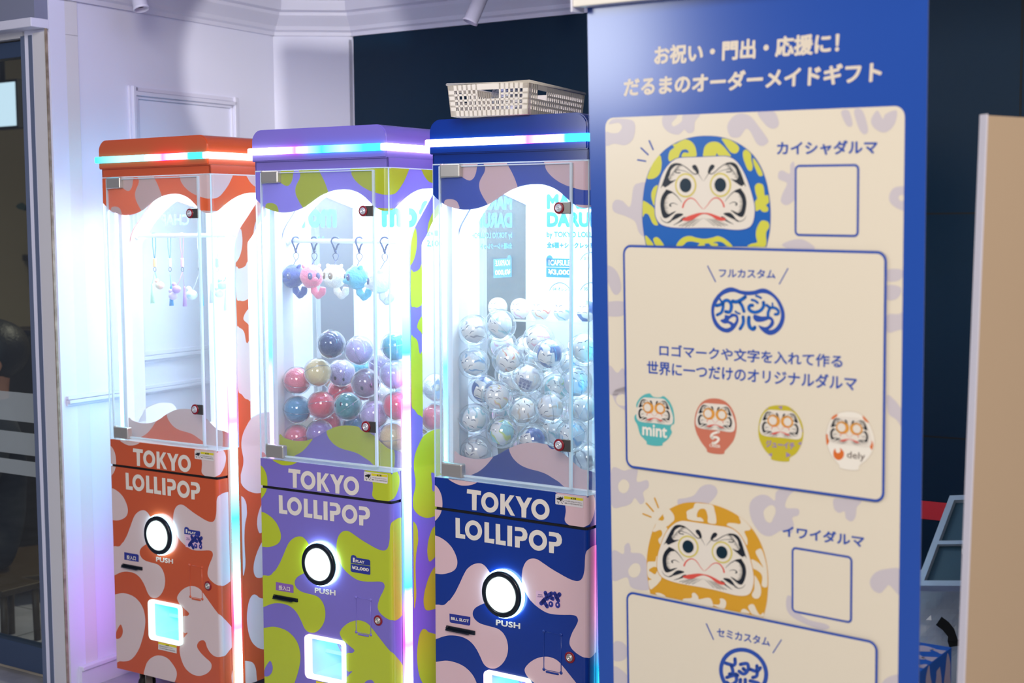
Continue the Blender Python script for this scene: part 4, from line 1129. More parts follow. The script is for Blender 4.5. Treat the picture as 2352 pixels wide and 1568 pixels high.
BLUE = mat('banner_blue', rgb(34, 78, 168), 0.22, spec=0.6)
CARD = mat('banner_cream', rgb(232, 220, 196), 0.34, spec=0.6)
LILAC = mat('banner_lilac', rgb(206, 196, 198), 0.34, spec=0.6)
BINK = mat('banner_ink_blue', rgb(44, 80, 168), 0.34)
LETC = mat('banner_lettering', rgb(226, 212, 190), 0.4)
DBLU = mat('daruma_blue', rgb(20, 96, 180), 0.34); DYEL = mat('daruma_yellow', rgb(212, 208, 72), 0.34); DGOLD = mat('daruma_gold', rgb(216, 158, 40), 0.34)
FACEC = mat('daruma_face', rgb(232, 222, 206), 0.34); FINK = mat('daruma_black', rgb(24, 30, 40), 0.34); FRED = mat('daruma_red', rgb(222, 84, 70), 0.34)
OCHRE = mat('eye_ring_ochre', rgb(214, 198, 96), 0.34); PUP = mat('pupil_navy', rgb(2, 36, 52), 0.34)
TEAL = mat('print_teal', rgb(88, 182, 180), 0.34); CORAL = mat('print_coral', rgb(206, 118, 92), 0.34); OLIVE = mat('print_mustard', rgb(200, 184, 44), 0.34)
IVORY = mat('print_ivory', rgb(242, 234, 218), 0.34); ORNG = mat('print_orange', rgb(222, 112, 44), 0.34); LAV = mat('print_lavender', rgb(156, 132, 178), 0.34)
AMBER = mat('print_amber', rgb(226, 156, 62), 0.34); GRND = mat('print_ground', rgb(216, 202, 178), 0.36); BROWN = mat('print_brown', rgb(96, 74, 62), 0.4)
BM_ = [BLUE, CARD, LILAC, BINK, LETC, DBLU, DYEL, DGOLD, FACEC, FINK, FRED, OCHRE, PUP, TEAL, CORAL, OLIVE, IVORY, ORNG, LAV, AMBER, GRND, BROWN]
I = {n: i for i, n in enumerate(['blue', 'card', 'lilac', 'ink', 'let', 'dblue', 'dyel', 'dgold', 'face', 'black', 'red', 'ochre', 'pup', 'teal', 'coral', 'olive', 'ivory', 'orange', 'lav', 'amber', 'ground', 'brown'])}
BR = thing('standing_banner', 'tall blue roll-up banner with cream panel and two round doll drawings', 'banner', loc=tuple(bpt(0, VBOT, -0.02)))
bpy.context.view_layer.update()
_bi = BR.matrix_world.inverted()
def bl_(u, v, h): return _bi @ bpt(u, v, h)
sh = Sheet(bl_)
L = lambda k: 0.00028*k
def rq(q, r, n=6, inset=0.0):
    """rounded rectangle between four banner corners (tl, tr, br, bl)"""
    u0, u1 = (q[0][0]+q[3][0])/2+inset, (q[1][0]+q[2][0])/2-inset
    v0, v1 = (q[0][1]+q[1][1])/2+inset, (q[2][1]+q[3][1])/2-inset
    return rrect(u0, u1, v0, v1, max(r-inset, .001), n)
sh.poly([(-.30, VTOP), (.30, VTOP), (.30, VBOT), (-.30, VBOT)], I['blue'], 0)
card_t = buv([(1391, 272.6), (2081, 240.5)])
cu0, cu1 = -.2665, .2665; cv0 = (card_t[0][1]+card_t[1][1])/2; cv1 = VBOT-.05
sh.poly(rrect(cu0, cu1, cv0, cv1, .016), I['card'], L(1))
cl = (cu0, cu1, cv0, cv1)
BL3 = [('G3', '85,46 150,40 235,55 252,110 235,190 180,232 100,222 36,235 36,140 80,145 130,140 155,100 130,70 60,80'),
 ('G3', '455,20 520,0 560,20 520,70 535,95 590,60 600,15 660,-10 730,0 690,60 680,130 640,145 610,120 570,155 500,140 455,90'),
 ('G3', '935,150 925,90 960,30 1020,2 1090,20 1150,90 1220,190 1215,220 1180,238 1140,220 1090,130 1060,115 1040,140 1010,175 960,175'),
 ('G3', '1145,-10 1260,-15 1300,60 1290,100 1250,112 1200,80'), ('G3', '1755,-10 1810,-20 1838,70 1825,98 1790,80'), ('G3', '1850,-20 1910,-20 1950,100 1945,145 1915,150 1880,100'),
 ('G3', '1980,30 2020,-20 2060,40 2080,5 2160,-20 2150,70 2100,130 2050,138 2000,110 1975,70'),
 ('G3', '85,670 110,632 160,640 215,680 240,540 280,510 330,515 310,650 305,750 320,890 280,870 250,790 180,750 100,720'),
 ('G3', '1300,430 1330,418 1380,440 1385,375 1415,370 1420,600 1395,650 1350,670 1315,640 1330,580 1360,510 1300,480'),
 ('G3', '2260,590 2180,600 2190,640 2260,625 2260,715 2180,700 2120,660 2105,610 2125,560 2170,535 2260,540'),
 ('G3', '1325,965 1380,930 1460,918 1530,950 1560,990 1440,1010'),
 ('G4', '40,160 100,180 140,250 150,330 120,370 85,350 45,250'), ('G4', '40,430 165,420 180,470 165,520 100,530 40,515'),
 ('G4', '2090,190 2190,185 2208,220 2180,265 2090,270'), ('G4', '2090,305 2180,310 2195,350 2160,400 2090,405'), ('G4', '2090,520 2180,510 2250,470 2250,600 2170,630 2090,640'),
 ('G4', '60,890 120,940 160,905 185,960 185,1080 60,1090'),
 ('G5', '85,140 130,100 190,92 190,150 140,135 112,180 130,220 190,232 185,260 120,220'), ('G5', '2090,150 2150,190 2200,260 2230,320 2215,410 2160,330 2100,280'),
 ('G5', '565,910 620,900 680,880 730,820 790,800 840,820 850,870 800,930 720,990 650,940 570,950'),
 ('G6', '1700,50 1760,45 1900,60 1870,110 1860,180 1830,212 1790,190 1780,140 1740,150 1705,120'),
 ('G6', '2200,570 2080,560 2000,590 1965,650 1985,710 2040,735 2080,700 2110,680 2200,760'),
 ('G6', '1360,760 1400,770 1440,870 1520,930 1640,960 1670,990 1600,1000 1430,930 1360,860'), ('G6', '95,1100 150,1090 190,1130 190,1200 150,1230 95,1220'),
 ('G6', '95,1270 190,1330 200,1400 95,1400'), ('G6', '2200,1330 2120,1340 2070,1370 2060,1410 2200,1420')]
for fr, s in BL3: sh.poly(BU(fr, s), I['lilac'], L(2), cl)
for fr, s, hs in (('G5', '80,690 170,700 210,690 270,690 265,780 340,770 350,820 310,860 320,920 290,945 250,900 220,940 160,962 80,950', '130,800 160,765 195,775 210,810 195,850 165,865 135,845'),
                  ('G6', '1085,130 1100,60 1160,20 1220,25 1270,60 1280,0 1330,-30 1430,-30 1370,30 1350,110 1440,120 1445,165 1400,185 1410,240 1390,300 1320,280 1240,320 1170,300 1110,220', '1190,140 1230,98 1265,100 1278,140 1260,190 1240,222 1205,205'),
                  ('G6', '85,430 165,450 175,390 205,370 220,410 225,440 300,450 345,520 350,600 360,700 300,715 220,690 190,620 85,640', '205,560 240,520 280,525 292,570 270,612 235,622 208,600')):
    sh.poly(BU(fr, s), I['lilac'], L(2), cl); sh.poly(BU(fr, hs), I['card'], L(3), cl)
# headline
def TX(s, fr, tl, tr, bl, c, k, bold=.02, sp=1.0):
    q = buv(Z(fr, [tl, tr, bl])); sh.text(s, q[0], q[1], q[2], I[c], L(k), bold, sp)
TX('お祝い・門出・応援に！', 'G2', (458, 295), (1650, 203), (455, 421), 'let', 1, .042)
TX('だるまのオーダーメイドギフト', 'G2', (262, 500), (1925, 390), (258, 622), 'let', 1, .042)
def ST(fr, s, w, c, k, taper=None):
    sh.poly(buv(stroke(Z(fr, s), w, taper)), I[c], L(k))
def SQ(fr, s, w, c, k):
    for qd in strip_quads(Z(fr, s), w): sh.poly(buv(qd), I[c], L(k))
# ---- the two large dolls
fe = buv(Z('F', [(766, 702), (1213, 697), (990, 1070)]))
fe2 = buv(Z('F2', [(745, 648), (1150, 717), (928, 992)]))
def affine(a, b):
    (x1, y1), (x2, y2), (x3, y3) = a
    M = Matrix(((x1, y1, 1), (x2, y2, 1), (x3, y3, 1))).inverted()
    cu = M @ Vector([p[0] for p in b]); cv = M @ Vector([p[1] for p in b])
    return lambda p: (cu[0]*p[0]+cu[1]*p[1]+cu[2], cv[0]*p[0]+cv[1]*p[1]+cv[2])
def mir(pts):
    return [(1978-x + 6, y-.016*(1978-2*x)) for x, y in pts]
def face(T, k, plate=True, eyes='big', outline=None):
    """the painted face; T maps banner coordinates of the first face"""
    def add(pts, c, kk, inner=None):
        f = lambda l: [T(p) for p in buv(Z('F', l))]
        sh.poly(f(pts), I[c], L(kk), inner=[f(i) for i in inner] if inner else None)
    pl = crs(P('695,350 850,343 1000,338 1150,332 1270,330 1350,350 1420,400 1480,480 1540,600 1590,740 1630,880 1650,1000 1640,1130 1610,1210 1560,1250 1480,1270 1380,1272 1200,1255 1000,1248 800,1250 620,1245 500,1225 430,1190 385,1120 370,1030 375,900 400,770 440,620 490,510 560,420 630,368'))
    if plate:
        if outline:
            c0 = (1000, 800); add([(c0[0]+(x-c0[0])*1.014, c0[1]+(y-c0[1])*1.018) for x, y in pl], outline, k)
        add(pl, 'face', k+1)
    def both(pts, c, kk):
        add(pts, c, kk); add(mir(pts), c, kk)
    def bs(s, w, c, kk, taper=None):
        p = P(s) if isinstance(s, str) else s
        both(stroke(p, w, taper), c, kk)
    both(crs(P('650,416 600,425 560,455 520,530 490,610 462,690 445,740 472,708 500,728 560,690 640,630 600,640 565,642 542,610 560,565 575,510 610,470 650,445 705,442 690,428')), 'black', k+2)
    random.seed(2)
    for i in range(16):                                       # brow hairs
        t = i/15; x = 690-150*t; y = 440+200*t**1.2; l = 45+15*math.sin(i*1.9)
        bs([(x-6, y-6), (x+l*.75, y+l*(.3-.5*t))], 9, 'black', k+2, (1, .1))
    bs('645,420 700,430 780,480 850,540 890,560 922,545', 10, 'black', k+2, (.8, 1.2))
    both(crs(P('848,455 880,437 910,460 930,510 934,540 915,558 905,545 890,520 860,490')), 'black', k+2)
    bs('920,545 950,590 985,645', 9, 'black', k+2, (1, .2))
    bs('690,508 650,502 632,520 642,540 692,540', 13, 'black', k+2, (.6, 1)); bs('690,508 750,518 810,545 860,575', 7, 'black', k+2, (1, .3))
    both(crs(P('520,763 490,790 455,850 438,940 450,1040 475,1110 510,1125 560,1100 640,1035 590,1050 550,1070 510,1050 495,1000 488,950 500,880 540,820 590,800 565,780')), 'black', k+2)
    for i in range(15):                                       # cheek hairs
        t = i/14; a = math.radians(-70+150*t); x = 535-45*math.cos((t-.5)*2.4); y = 800+265*t; l = 40+12*math.sin(i*2.1)
        bs([(x-8, y), (x+l, y+l*(t-.5)*.9-6)], 10, 'black', k+2, (1, .1))
    bs('515,765 580,785 650,840 715,920', 13, 'black', k+2, (1.4, .3))
    bs('572,968 560,955 575,938 610,930 660,952', 14, 'black', k+2, (1.4, .3))
    both(crs(P('735,1075 690,1062 640,1070 600,1110 570,1150 530,1178 600,1152 680,1112')), 'black', k+2)
    bs('440,1110 470,1160 530,1182 575,1165', 10, 'black', k+2, (.3, 1.2))
    both(crs(P('762,1108 720,1122 680,1165 598,1218 680,1182 745,1142')), 'black', k+2)
    for a, b in (((985, 1120), (850, 1225)), ((945, 1128), (800, 1232)), ((905, 1132), (760, 1238)), ((870, 1136), (715, 1232)), ((850, 1140), (680, 1226)), ((925, 1130), (780, 1220)), ((885, 1134), (735, 1222))):
        bs([a, b], 6, 'black', k+2, (.3, 1.1))
    for s in ('727,985 745,930 790,880 840,868 890,895 940,960 985,1008',): bs(s, 19, 'red', k+2, (1.1, .25))
    add(crs(P('720,1140 770,1110 850,1080 930,1058 993,1055 1060,1058 1130,1078 1210,1108 1278,1128 1270,1150 1220,1158 1160,1140 1100,1100 1040,1076 985,1072 930,1095 860,1140 800,1160 740,1156')), 'red', k+3)
    for cx, cy in ((766, 702), (1213, 697)):
        if eyes == 'big':
            add(ell(cx, cy, 137, 156), 'ochre', k+3); add(ell(cx, cy, 117, 134), 'face', k+4); add(ell(cx, cy, 75, 91), 'pup', k+5)
        else:
            sx = 1 if cx < 990 else -1
            add(ell(cx+sx*22, cy+5, 190, 205), 'amber', k+1.5); add(ell(cx, cy, 118, 140), 'face', k+4)
ident = lambda p: p
body = '255,1480 225,1330 205,1150 205,980 220,800 250,640 300,500 380,370 480,260 600,175 750,110 900,78 1040,70 1180,80 1320,115 1440,170 1550,245 1640,335 1720,460 1780,610 1820,780 1842,950 1847,1120 1835,1300 1795,1490'
bp_ = crs(P(body), False, 5)
big = [(1020+(x-1020)*1.006, 800+(y-800)*1.006) for x, y in bp_]
sh.poly(buv(Z('F', big)), I['ink'], L(3)); sh.poly(buv(Z('F', bp_)), I['dblue'], L(4))
for s in ('425,315 450,380 452,440 440,520 405,580 350,615 300,622 265,610 290,530 340,420', '592,182 640,165 700,130 770,112 840,145 880,200 897,260 895,330 800,336 715,338 712,310 740,280 795,285 795,260 760,240 710,255 685,300 665,345 610,365 560,395 540,370 540,320 560,260 612,213',
          '995,335 988,280 1005,210 1050,160 1110,142 1180,150 1240,195 1300,265 1342,330 1260,326 1190,325 1160,290 1135,328', '1225,100 1320,115 1400,160 1445,210 1445,250 1420,285 1385,293 1340,275 1290,210 1250,150',
          '1500,270 1530,243 1560,255 1600,300 1605,370 1622,440 1620,490 1600,518 1570,510 1540,460 1510,380 1497,320', '1630,350 1680,410 1730,500 1752,560 1745,580 1715,585 1690,560 1655,480 1630,410',
          '405,708 360,720 325,780 318,850 335,920 355,960 375,850', '210,915 250,915 310,955 355,1000 362,1060 372,1120 405,1200 400,1215 365,1215 330,1180 290,1090 255,1065 230,1075 208,1105',
          '1650,720 1680,680 1720,678 1755,700 1770,760 1780,830 1820,830 1832,920 1795,955 1820,990 1820,1030 1780,1047 1740,1035 1718,1012 1660,1030 1650,920 1680,870 1660,800',
          '1695,1210 1730,1160 1780,1155 1825,1180 1835,1240 1800,1300 1795,1370 1800,1420 1780,1490 1660,1488 1555,1487 1600,1455 1670,1440 1680,1420 1665,1360 1668,1280',
          '640,1478 690,1400 760,1360 830,1355 900,1375 1000,1390 1100,1375 1170,1355 1240,1375 1310,1425 1362,1487 1295,1483 1240,1440 1180,1425 1115,1440 1165,1450 1172,1480 1090,1478 1060,1450 1005,1455 1008,1475 915,1478 940,1448 880,1430 820,1422 770,1435 720,1478',
          '240,1350 290,1385 350,1475 265,1475', '345,1390 375,1368 420,1385 480,1478 380,1475 350,1420'):
    sh.poly(buv(Z('F', crs(P(s), True, 5))), I['dyel'], L(5))
for s in ('290,130 340,243', '185,222 275,308', '143,375 243,392'): ST('F', s, 19, 'ink', 3) if False else sh.poly(buv(Z('F', stroke(P(s), 19))), I['ink'], L(3))
face(ident, 6, True, 'big', 'ink')
TX('カイシャダルマ', 'G3', (1287, 205), (2022, 193), (1287, 307), 'ink', 3, .03, 1.0)
def panel(q, r, w, fill='card', k=14):
    sh.poly(rq(q, r), I['ink'], L(k)); sh.poly(rq(q, r, 6, w), I[fill], L(k+1))
qr1 = buv([(1824.6, 378.9), (1973.8, 375.8), (1973.8, 544.8), (1826.8, 541.6)]); panel(qr1, .008, .0036, k=3)
b1q = buv([(1433, 563), (2041, 574.3), (2033, 1152.5), (1441, 1073)])
panel(b1q, .016, .0042)
# second doll
body2 = '285,1215 262,1100 245,960 242,830 255,690 285,550 320,440 380,330 460,240 550,180 660,135 760,120 880,122 1000,140 1140,180 1280,245 1400,330 1500,430 1580,550 1640,690 1680,850 1698,1020 1695,1180 1678,1340 1640,1500'
p2 = crs(P(body2), False, 5)
sh.poly(buv(Z('F2', p2)), I['dgold'], L(4))
for s in ('505,205 540,230 570,280 572,330 540,365 500,400 475,415 490,440 455,520 440,600 422,636 390,600 385,560 425,515 425,470 400,450 340,472 315,462 345,400 375,335 430,340 452,310 440,262',
          '825,132 900,132 1030,152 1060,230 1075,300 1070,375 980,362 975,290 950,210 905,195 865,215 845,265 852,300 885,300 920,330 910,350 745,325 725,270 722,230 760,205 800,185',
          '1350,295 1420,345 1490,425 1470,455 1415,470 1450,560 1445,635 1400,560 1330,470 1260,420 1205,395 1225,368 1300,370 1360,380 1370,350',
          '1550,720 1580,682 1620,684 1660,790 1685,920 1692,1060 1685,1130 1650,1138 1622,1110 1630,1020 1610,970 1560,930 1515,905 1495,810 1530,812 1590,850 1640,900 1600,820',
          '1530,1000 1570,1040 1610,1130 1612,1220 1580,1270 1530,1268 1505,1225 1535,1150', '250,848 300,830 345,825 360,765 385,785 385,880 420,1015 390,1080 340,1130 285,1160 262,1060 300,1045 255,1000',
          '345,1210 390,1205 440,1225 470,1252 400,1250', '680,1300 690,1275 780,1265 785,1215 820,1205 860,1250 870,1282 960,1265 1010,1275 1035,1330 1030,1370 900,1350 780,1320',
          '1040,1345 1110,1345 1125,1300 1115,1280 1150,1272 1190,1300 1195,1350 1170,1395 1100,1380', '1460,1370 1490,1342 1530,1350 1570,1430 1605,1470 1640,1440 1640,1490 1520,1465 1480,1420', '1370,1430 1390,1402 1430,1402 1480,1450 1380,1440'):
    sh.poly(buv(Z('F2', crs(P(s), True, 5))), I['card'], L(5))
sh.poly(buv(Z('F2', crs(P('270,930 320,895 360,898 372,925 345,980 300,958'), True, 5))), I['dgold'], L(6))
for s in ('335,70 380,182', '235,132 320,228', '195,258 290,296'): sh.poly(buv(Z('F2', stroke(P(s), 17))), I['dgold'], L(3))
face(affine(fe, fe2), 6, True, 'big', 'dgold')
TX('イワイダルマ', 'G6', (1328, 235), (1925, 315), (1328, 322), 'ink', 3, .03)
qr2 = buv([(1820.5, 1254.3), (1960.6, 1277.9), (1955.8, 1430.5), (1816.8, 1405.3)]); panel(qr2, .008, .0036, k=3)
b2t = buv([(1441, 1353.5), (2019, 1473)])
b2q = [b2t[0], b2t[1], (b2t[1][0], cv1-.03), (b2t[0][0], cv1-.03)]
panel(b2q, .016, .0042)
# first text box
TX('フルカスタム', 'G4', (873, 178), (1285, 186), (873, 242), 'ink', 16, .026)
for fr, s in (('G4', '790,160 847,273'), ('G4', '1375,178 1313,290'), ('G6', '780,955 832,1068'), ('G6', '1327,1072 1267,1165')): sh.poly(buv(stroke(Z(fr, s), 2.6)), I['ink'], L(16))
TX('ロゴマークや文字を入れて作る', 'G4', (437, 727), (1775, 806), (437, 817), 'ink', 16, .024)
TX('世界に一つだけのオリジナルダルマ', 'G4', (347, 847), (1880, 963), (347, 947), 'ink', 16, .024)
TX('セミカスタム', 'G6', (857, 982), (1245, 1055), (857, 1046), 'ink', 16, .026)
ring = '-40,780 0,600 80,460 200,330 330,245 460,212 580,235 720,290 900,312 1080,295 1200,255 1300,242 1420,275 1550,360 1680,490 1790,670 1850,860 1850,1030 1800,1200 1700,1340 1580,1420 1460,1440 1340,1390 1230,1290 1180,1200 1200,1190 1330,1235 1430,1200 1490,1110 1490,1060 1440,1040 1340,1080 1200,1105 1100,1080 1040,1000 1060,915 1130,925 1250,960 1400,955 1500,970 1570,1050 1580,1150 1530,1230 1440,1308 1560,1290 1660,1200 1740,1040 1755,880 1720,740 1640,570 1520,440 1380,375 1240,365 1140,395 1000,415 850,415 700,380 580,340 470,335 340,375 230,440 140,560 60,700 40,850 70,1000 140,1130 240,1230 350,1265 440,1240 468,1200 400,1140 300,1145 210,1090 205,1050 300,1010 310,930 350,925 430,940 480,890 560,890 640,930 670,1030 650,1130 560,1280 430,1370 300,1370 160,1300 50,1180 -20,1000'
sh.poly(BU('G', ring, n=3), I['ink'], L(16))
sh.poly(BU('G', '415,1065 460,1010 530,970 590,980 605,1030 580,1100 545,1135 480,1095'), I['card'], L(17))
for s, w in (('100,680 220,650 300,570 370,545 450,590 485,680 470,790 430,850 340,835', 85), ('275,640 265,760 225,860 120,920', 75), ('190,510 240,600', 50), ('520,570 620,585 740,530 840,460', 95), ('700,600 760,690 810,830', 80),
             ('1010,535 1100,560 1160,610', 62), ('1120,430 1190,455 1245,485', 55), ('1030,675 960,680 935,760 1000,830 1120,850 1240,800 1310,700 1310,600', 85), ('1390,670 1480,730 1600,740 1690,810 1685,895 1610,905', 72),
             ('1480,740 1430,860 1430,960', 75), ('1540,620 1548,720', 42), ('785,970 795,1080 770,1180 710,1275', 82), ('935,985 930,1120 965,1240 1050,1290 1085,1240', 92), ('590,830 640,870 700,890', 50)):
    SQ('G', s, w/11.2*1.0, 'dblue', 18)
# logo of the lower box
sh.poly(BU('G6', [(1052+180*math.cos(a*PI/24), 1307+178*math.sin(a*PI/24)+.10*180*math.cos(a*PI/24)) for a in range(48)], False), I['ink'], L(16), (cu0, cu1, cv0, VBOT))
sh.poly(BU('G6', [(1052+150*math.cos(a*PI/24), 1307+148*math.sin(a*PI/24)+.10*150*math.cos(a*PI/24)) for a in range(48)], False), I['card'], L(17), (cu0, cu1, cv0, VBOT))
for s in ('920,1240 985,1255 990,1210', '965,1260 975,1310 950,1320', '1030,1250 1080,1245 1085,1290 1055,1320 1020,1300', '1050,1280 1060,1290', '1100,1285 1150,1300 1175,1275', '1150,1260 1150,1330 1120,1345', '930,1345 990,1330 1000,1370 960,1400 930,1380', '995,1320 1010,1330', '1030,1360 1025,1430', '1065,1360 1068,1420 1090,1430', '1100,1370 1165,1390 1150,1430'):
    SQ('G6', s, 26/3.178, 'ink', 18)
# ---- four printed dolls
sh.poly(buv(Z('K', crs(P('95,1060 500,1085 1100,1120 1700,1190 2300,1270 2352,1300 2352,1560 800,1540 200,1458 130,1420 100,1350'), True, 3))), I['ground'], L(16), (b1q[0][0]+.005, b1q[1][0]-.005, b1q[0][1], b1q[2][1]-.02)) if False else None
K1 = '500,170 430,180 350,225 290,300 262,380 285,430 290,500 235,560 240,640 285,720 330,880 400,960 445,1010 455,1055 590,1082 715,1075 725,1035 800,980 860,900 885,840 862,780 880,720 925,690 925,560 900,430 850,320 790,250 735,215 690,235 620,238 560,225 525,195'
K2 = '1600,255 1720,268 1830,320 1920,420 1985,560 2012,720 2000,850 1960,980 1880,1090 1805,1170 1785,1220 1650,1222 1510,1190 1485,1130 1400,1020 1320,870 1280,720 1285,580 1320,450 1390,340 1480,278'
L3 = '540,215 660,225 770,290 860,400 920,520 945,660 930,800 890,920 820,1030 715,1100 700,1160 560,1162 410,1130 395,1075 310,990 240,880 190,740 185,600 205,460 260,340 350,250 440,222'
L4 = '1720,325 1840,340 1950,400 2040,510 2100,640 2138,780 2130,900 2090,1020 2010,1130 1890,1230 1870,1300 1720,1305 1565,1270 1545,1220 1440,1090 1370,950 1335,800 1335,680 1370,540 1430,430 1520,360 1620,330'
for fr, s, c, e in (('K', K1, 'teal', [(467, 413), (690, 430), (585, 600)]), ('K', K2, 'coral', [(1522, 518), (1762, 540), (1640, 715)]),
                    ('L', L3, 'olive', [(435, 472), (685, 492), (560, 668)]), ('L', L4, 'ivory', [(1593, 587), (1852, 612), (1722, 790)])):
    bd_ = BU(fr, s, n=4); cxy = (sum(p[0] for p in bd_)/len(bd_), sum(p[1] for p in bd_)/len(bd_))
    if c == 'ivory': sh.poly([(cxy[0]+(x-cxy[0])*1.035, cxy[1]+(y-cxy[1])*1.025) for x, y in bd_], I['ground'], L(16.5))
    sh.poly(bd_, I[c], L(17))
    face(affine(fe, buv(Z(fr, e))), 18, True, 'small')
TX('mint', 'K', (370, 757-70), (805, 790-50), (370, 895), 'ivory', 18, .03)
TX('CREER', 'K', (1540, 1043), (1730, 1066), (1540, 1095), 'ivory', 18, .02)
for s in ('1700,838 1600,870 1570,920 1600,950', '1580,930 1660,930 1700,960 1680,1000 1640,1030 1600,1030'): SQ('K', s, 5.5, 'ivory', 18)
TX('ジューイチ', 'L', (315, 800), (800, 843), (315, 918), 'lav', 18, .045)
for s in ('850,860 915,825 905,890', '655,1005 735,1055 655,1095', '355,1045 415,1020 415,1080', '205,520 220,540 200,550', '515,240 590,225 580,290', '320,265 345,265 345,290', '715,265 790,310 760,305', '920,590 938,660 918,670'):
    sh.poly(BU('L', s, False), I['lav'], L(18))
TX('dely', 'L', (1680, 985), (1985, 1020), (1680, 1135), 'brown', 18, .004)
sh.poly(BU('L', '1480,945 1455,985 1450,1050 1480,1110 1545,1138 1605,1105 1630,1045 1615,985 1560,935 1570,985 1535,1020 1500,1005'), I['orange'], L(18))
for s in ('1415,445 1445,400 1520,365 1500,420 1455,450', '1942,395 1985,425 2050,510 2000,490 1955,440', '1330,700 1375,740 1385,800 1350,885 1332,830', '2092,795 2058,840 2060,900 2098,965 2122,880'):
    sh.poly(BU('L', s), I['orange'], L(18))
obj('printed_sheet', sh.bm, BM_, BR)
bm = BM(); vs = [bm.verts.new(bl_(u, v, h)) for u, v, h in ((-.3, VTOP, -.0003), (.3, VTOP, -.0003), (.3, VBOT, -.0003), (-.3, VBOT, -.0003), (-.3, VTOP, -.0012), (.3, VTOP, -.0012), (.3, VBOT, -.0012), (-.3, VBOT, -.0012))]
for f in ((7, 6, 5, 4), (0, 1, 5, 4), (1, 2, 6, 5), (2, 3, 7, 6), (3, 0, 4, 7)): bm.faces.new([vs[i] for i in f])
obj('sheet_backing', bm, mat('grey_backing', rgb(150, 150, 156), .6), BR)
def bbox(bm, u0, u1, v0, v1, h0, h1, bev=0.0):
    vs = box(bm, u0, u1, v0, v1, h0, h1, bev=bev)
    for v in bm.verts: v.co = bl_(v.co.x, v.co.y, v.co.z)
vt = buv([(1345, 24)])[0][1]
bm = BM(); bbox(bm, -.309, .309, -.675, vt-.004, .002, .030, .002); obj('header_board', bm, mat('cream_rail', rgb(238, 230, 214), .4), BR)  # extended upward out of view to cast the shadow on the short wall
for ua, ub in ((-.3125, -.309), (.309, .3125)):
    bm = BM(); bbox(bm, ua, ub, -.675, vt+.004, -.004, .032, .001); obj('end_cap', bm, mat('white_cap', rgb(226, 224, 236), .35), BR)
bm = BM(); bbox(bm, -.012, .012, VTOP-.03, VBOT, -.036, -.020, .002); obj('support_pole', bm, CHROME, BR)
zb_ = bpt(0, VBOT, 0).z
bm = BM(); vs = box(bm, -.33, .33, -.07, .07, 0, zb_+.012, bev=.008); bm.transform(_bi @ Matrix.Translation(Vector((bpt(0, VBOT, 0).x, bpt(0, VBOT, 0).y, 0))) @ Matrix.Rotation(byaw, 4, 'Z')); obj('base_case', bm, mat('silver_case', rgb(176, 178, 184), .35, .8), BR)

# ------------------------------------------------------------------ capsules in the machines
SHELL = clear('capsule_shell', (0.97, 0.985, 1, 1), 0.075, 0.9, 2.6, 0.03)
SEAM = clear('capsule_seam', (0.92, 0.96, 1, 1), 0.3, 0.6, 2.0, 0.1)
def capsule_mesh(r):
    bm = BM(); ball(bm, (0, 0, 0), r, 4); me = bpy.data.meshes.new('capsule_shell'); bm.to_mesh(me); bm.free()
    me.materials.append(SHELL); me.polygons.foreach_set('use_smooth', [True]*len(me.polygons))
    bm = BM(); tube(bm, [((r*1.0)*math.cos(a*PI/24), (r*1.0)*math.sin(a*PI/24), 0) for a in range(48)], .0009, 6, closed=True)
    m2 = bpy.data.meshes.new('seam_ring'); bm.to_mesh(m2); bm.free(); m2.materials.append(SEAM)
    return me, m2
def fuzzy(r, seed, amp=.05, sub=4, sc=(1, 1, 1)):
    bm = BM(); vs = ball(bm, (0, 0, 0), r, sub, sc=sc); rnd = random.Random(seed)
    for v in vs:
        n = v.co.normalized(); k = 1 + amp*noise.noise(n*2.2+Vector((seed, 0, 0))) + rnd.uniform(-.02, .035)
        v.co = v.co*k
    return bm
def plush_mat(name, c):
    c2 = tuple(min(1, x*1.3+.03) for x in c[:3])+(1,)
    return mat('plush '+name, c, .95, sheen=.6, noisecol=(26, c2, .3, .75), bump=(300, .5))
def swirl_mat(name, cols):
    if 'marble '+name in _M: return _M['marble '+name]
    m = mat('marble '+name, cols[0], .25, coat=.4); nt = m.node_tree; b = nt.nodes['Principled BSDF']
    tc = nt.nodes.new('ShaderNodeTexCoord'); nz = nt.nodes.new('ShaderNodeTexWave'); nz.bands_direction = 'DIAGONAL'
    nz.inputs['Scale'].default_value = 11; nz.inputs['Distortion'].default_value = 7; nz.inputs['Detail'].default_value = 2; nz.inputs['Detail Scale'].default_value = 1.4
    rp = nt.nodes.new('ShaderNodeValToRGB'); rp.color_ramp.interpolation = 'EASE'
    for i, c in enumerate(cols):
        el = rp.color_ramp.elements[i] if i < 2 else rp.color_ramp.elements.new(0.9)
        el.position = .25+.6*i/max(1, len(cols)-1); el.color = c
    nt.links.new(tc.outputs['Object'], nz.inputs['Vector']); nt.links.new(nz.outputs['Fac'], rp.inputs[0]); nt.links.new(rp.outputs[0], b.inputs['Base Color'])
    return m
PC = {'navy': rgb(44, 60, 112), 'lavender': rgb(186, 172, 222), 'teal': rgb(84, 170, 190), 'cream': rgb(236, 206, 150), 'lilac': rgb(170, 160, 212), 'brown': rgb(132, 112, 140), 'pink': rgb(236, 120, 140),
      'blue': rgb(90, 154, 196), 'red': rgb(226, 84, 104), 'green': rgb(60, 142, 150), 'purple': rgb(150, 124, 192), 'white': rgb(238, 236, 240)}
R2 = .0372
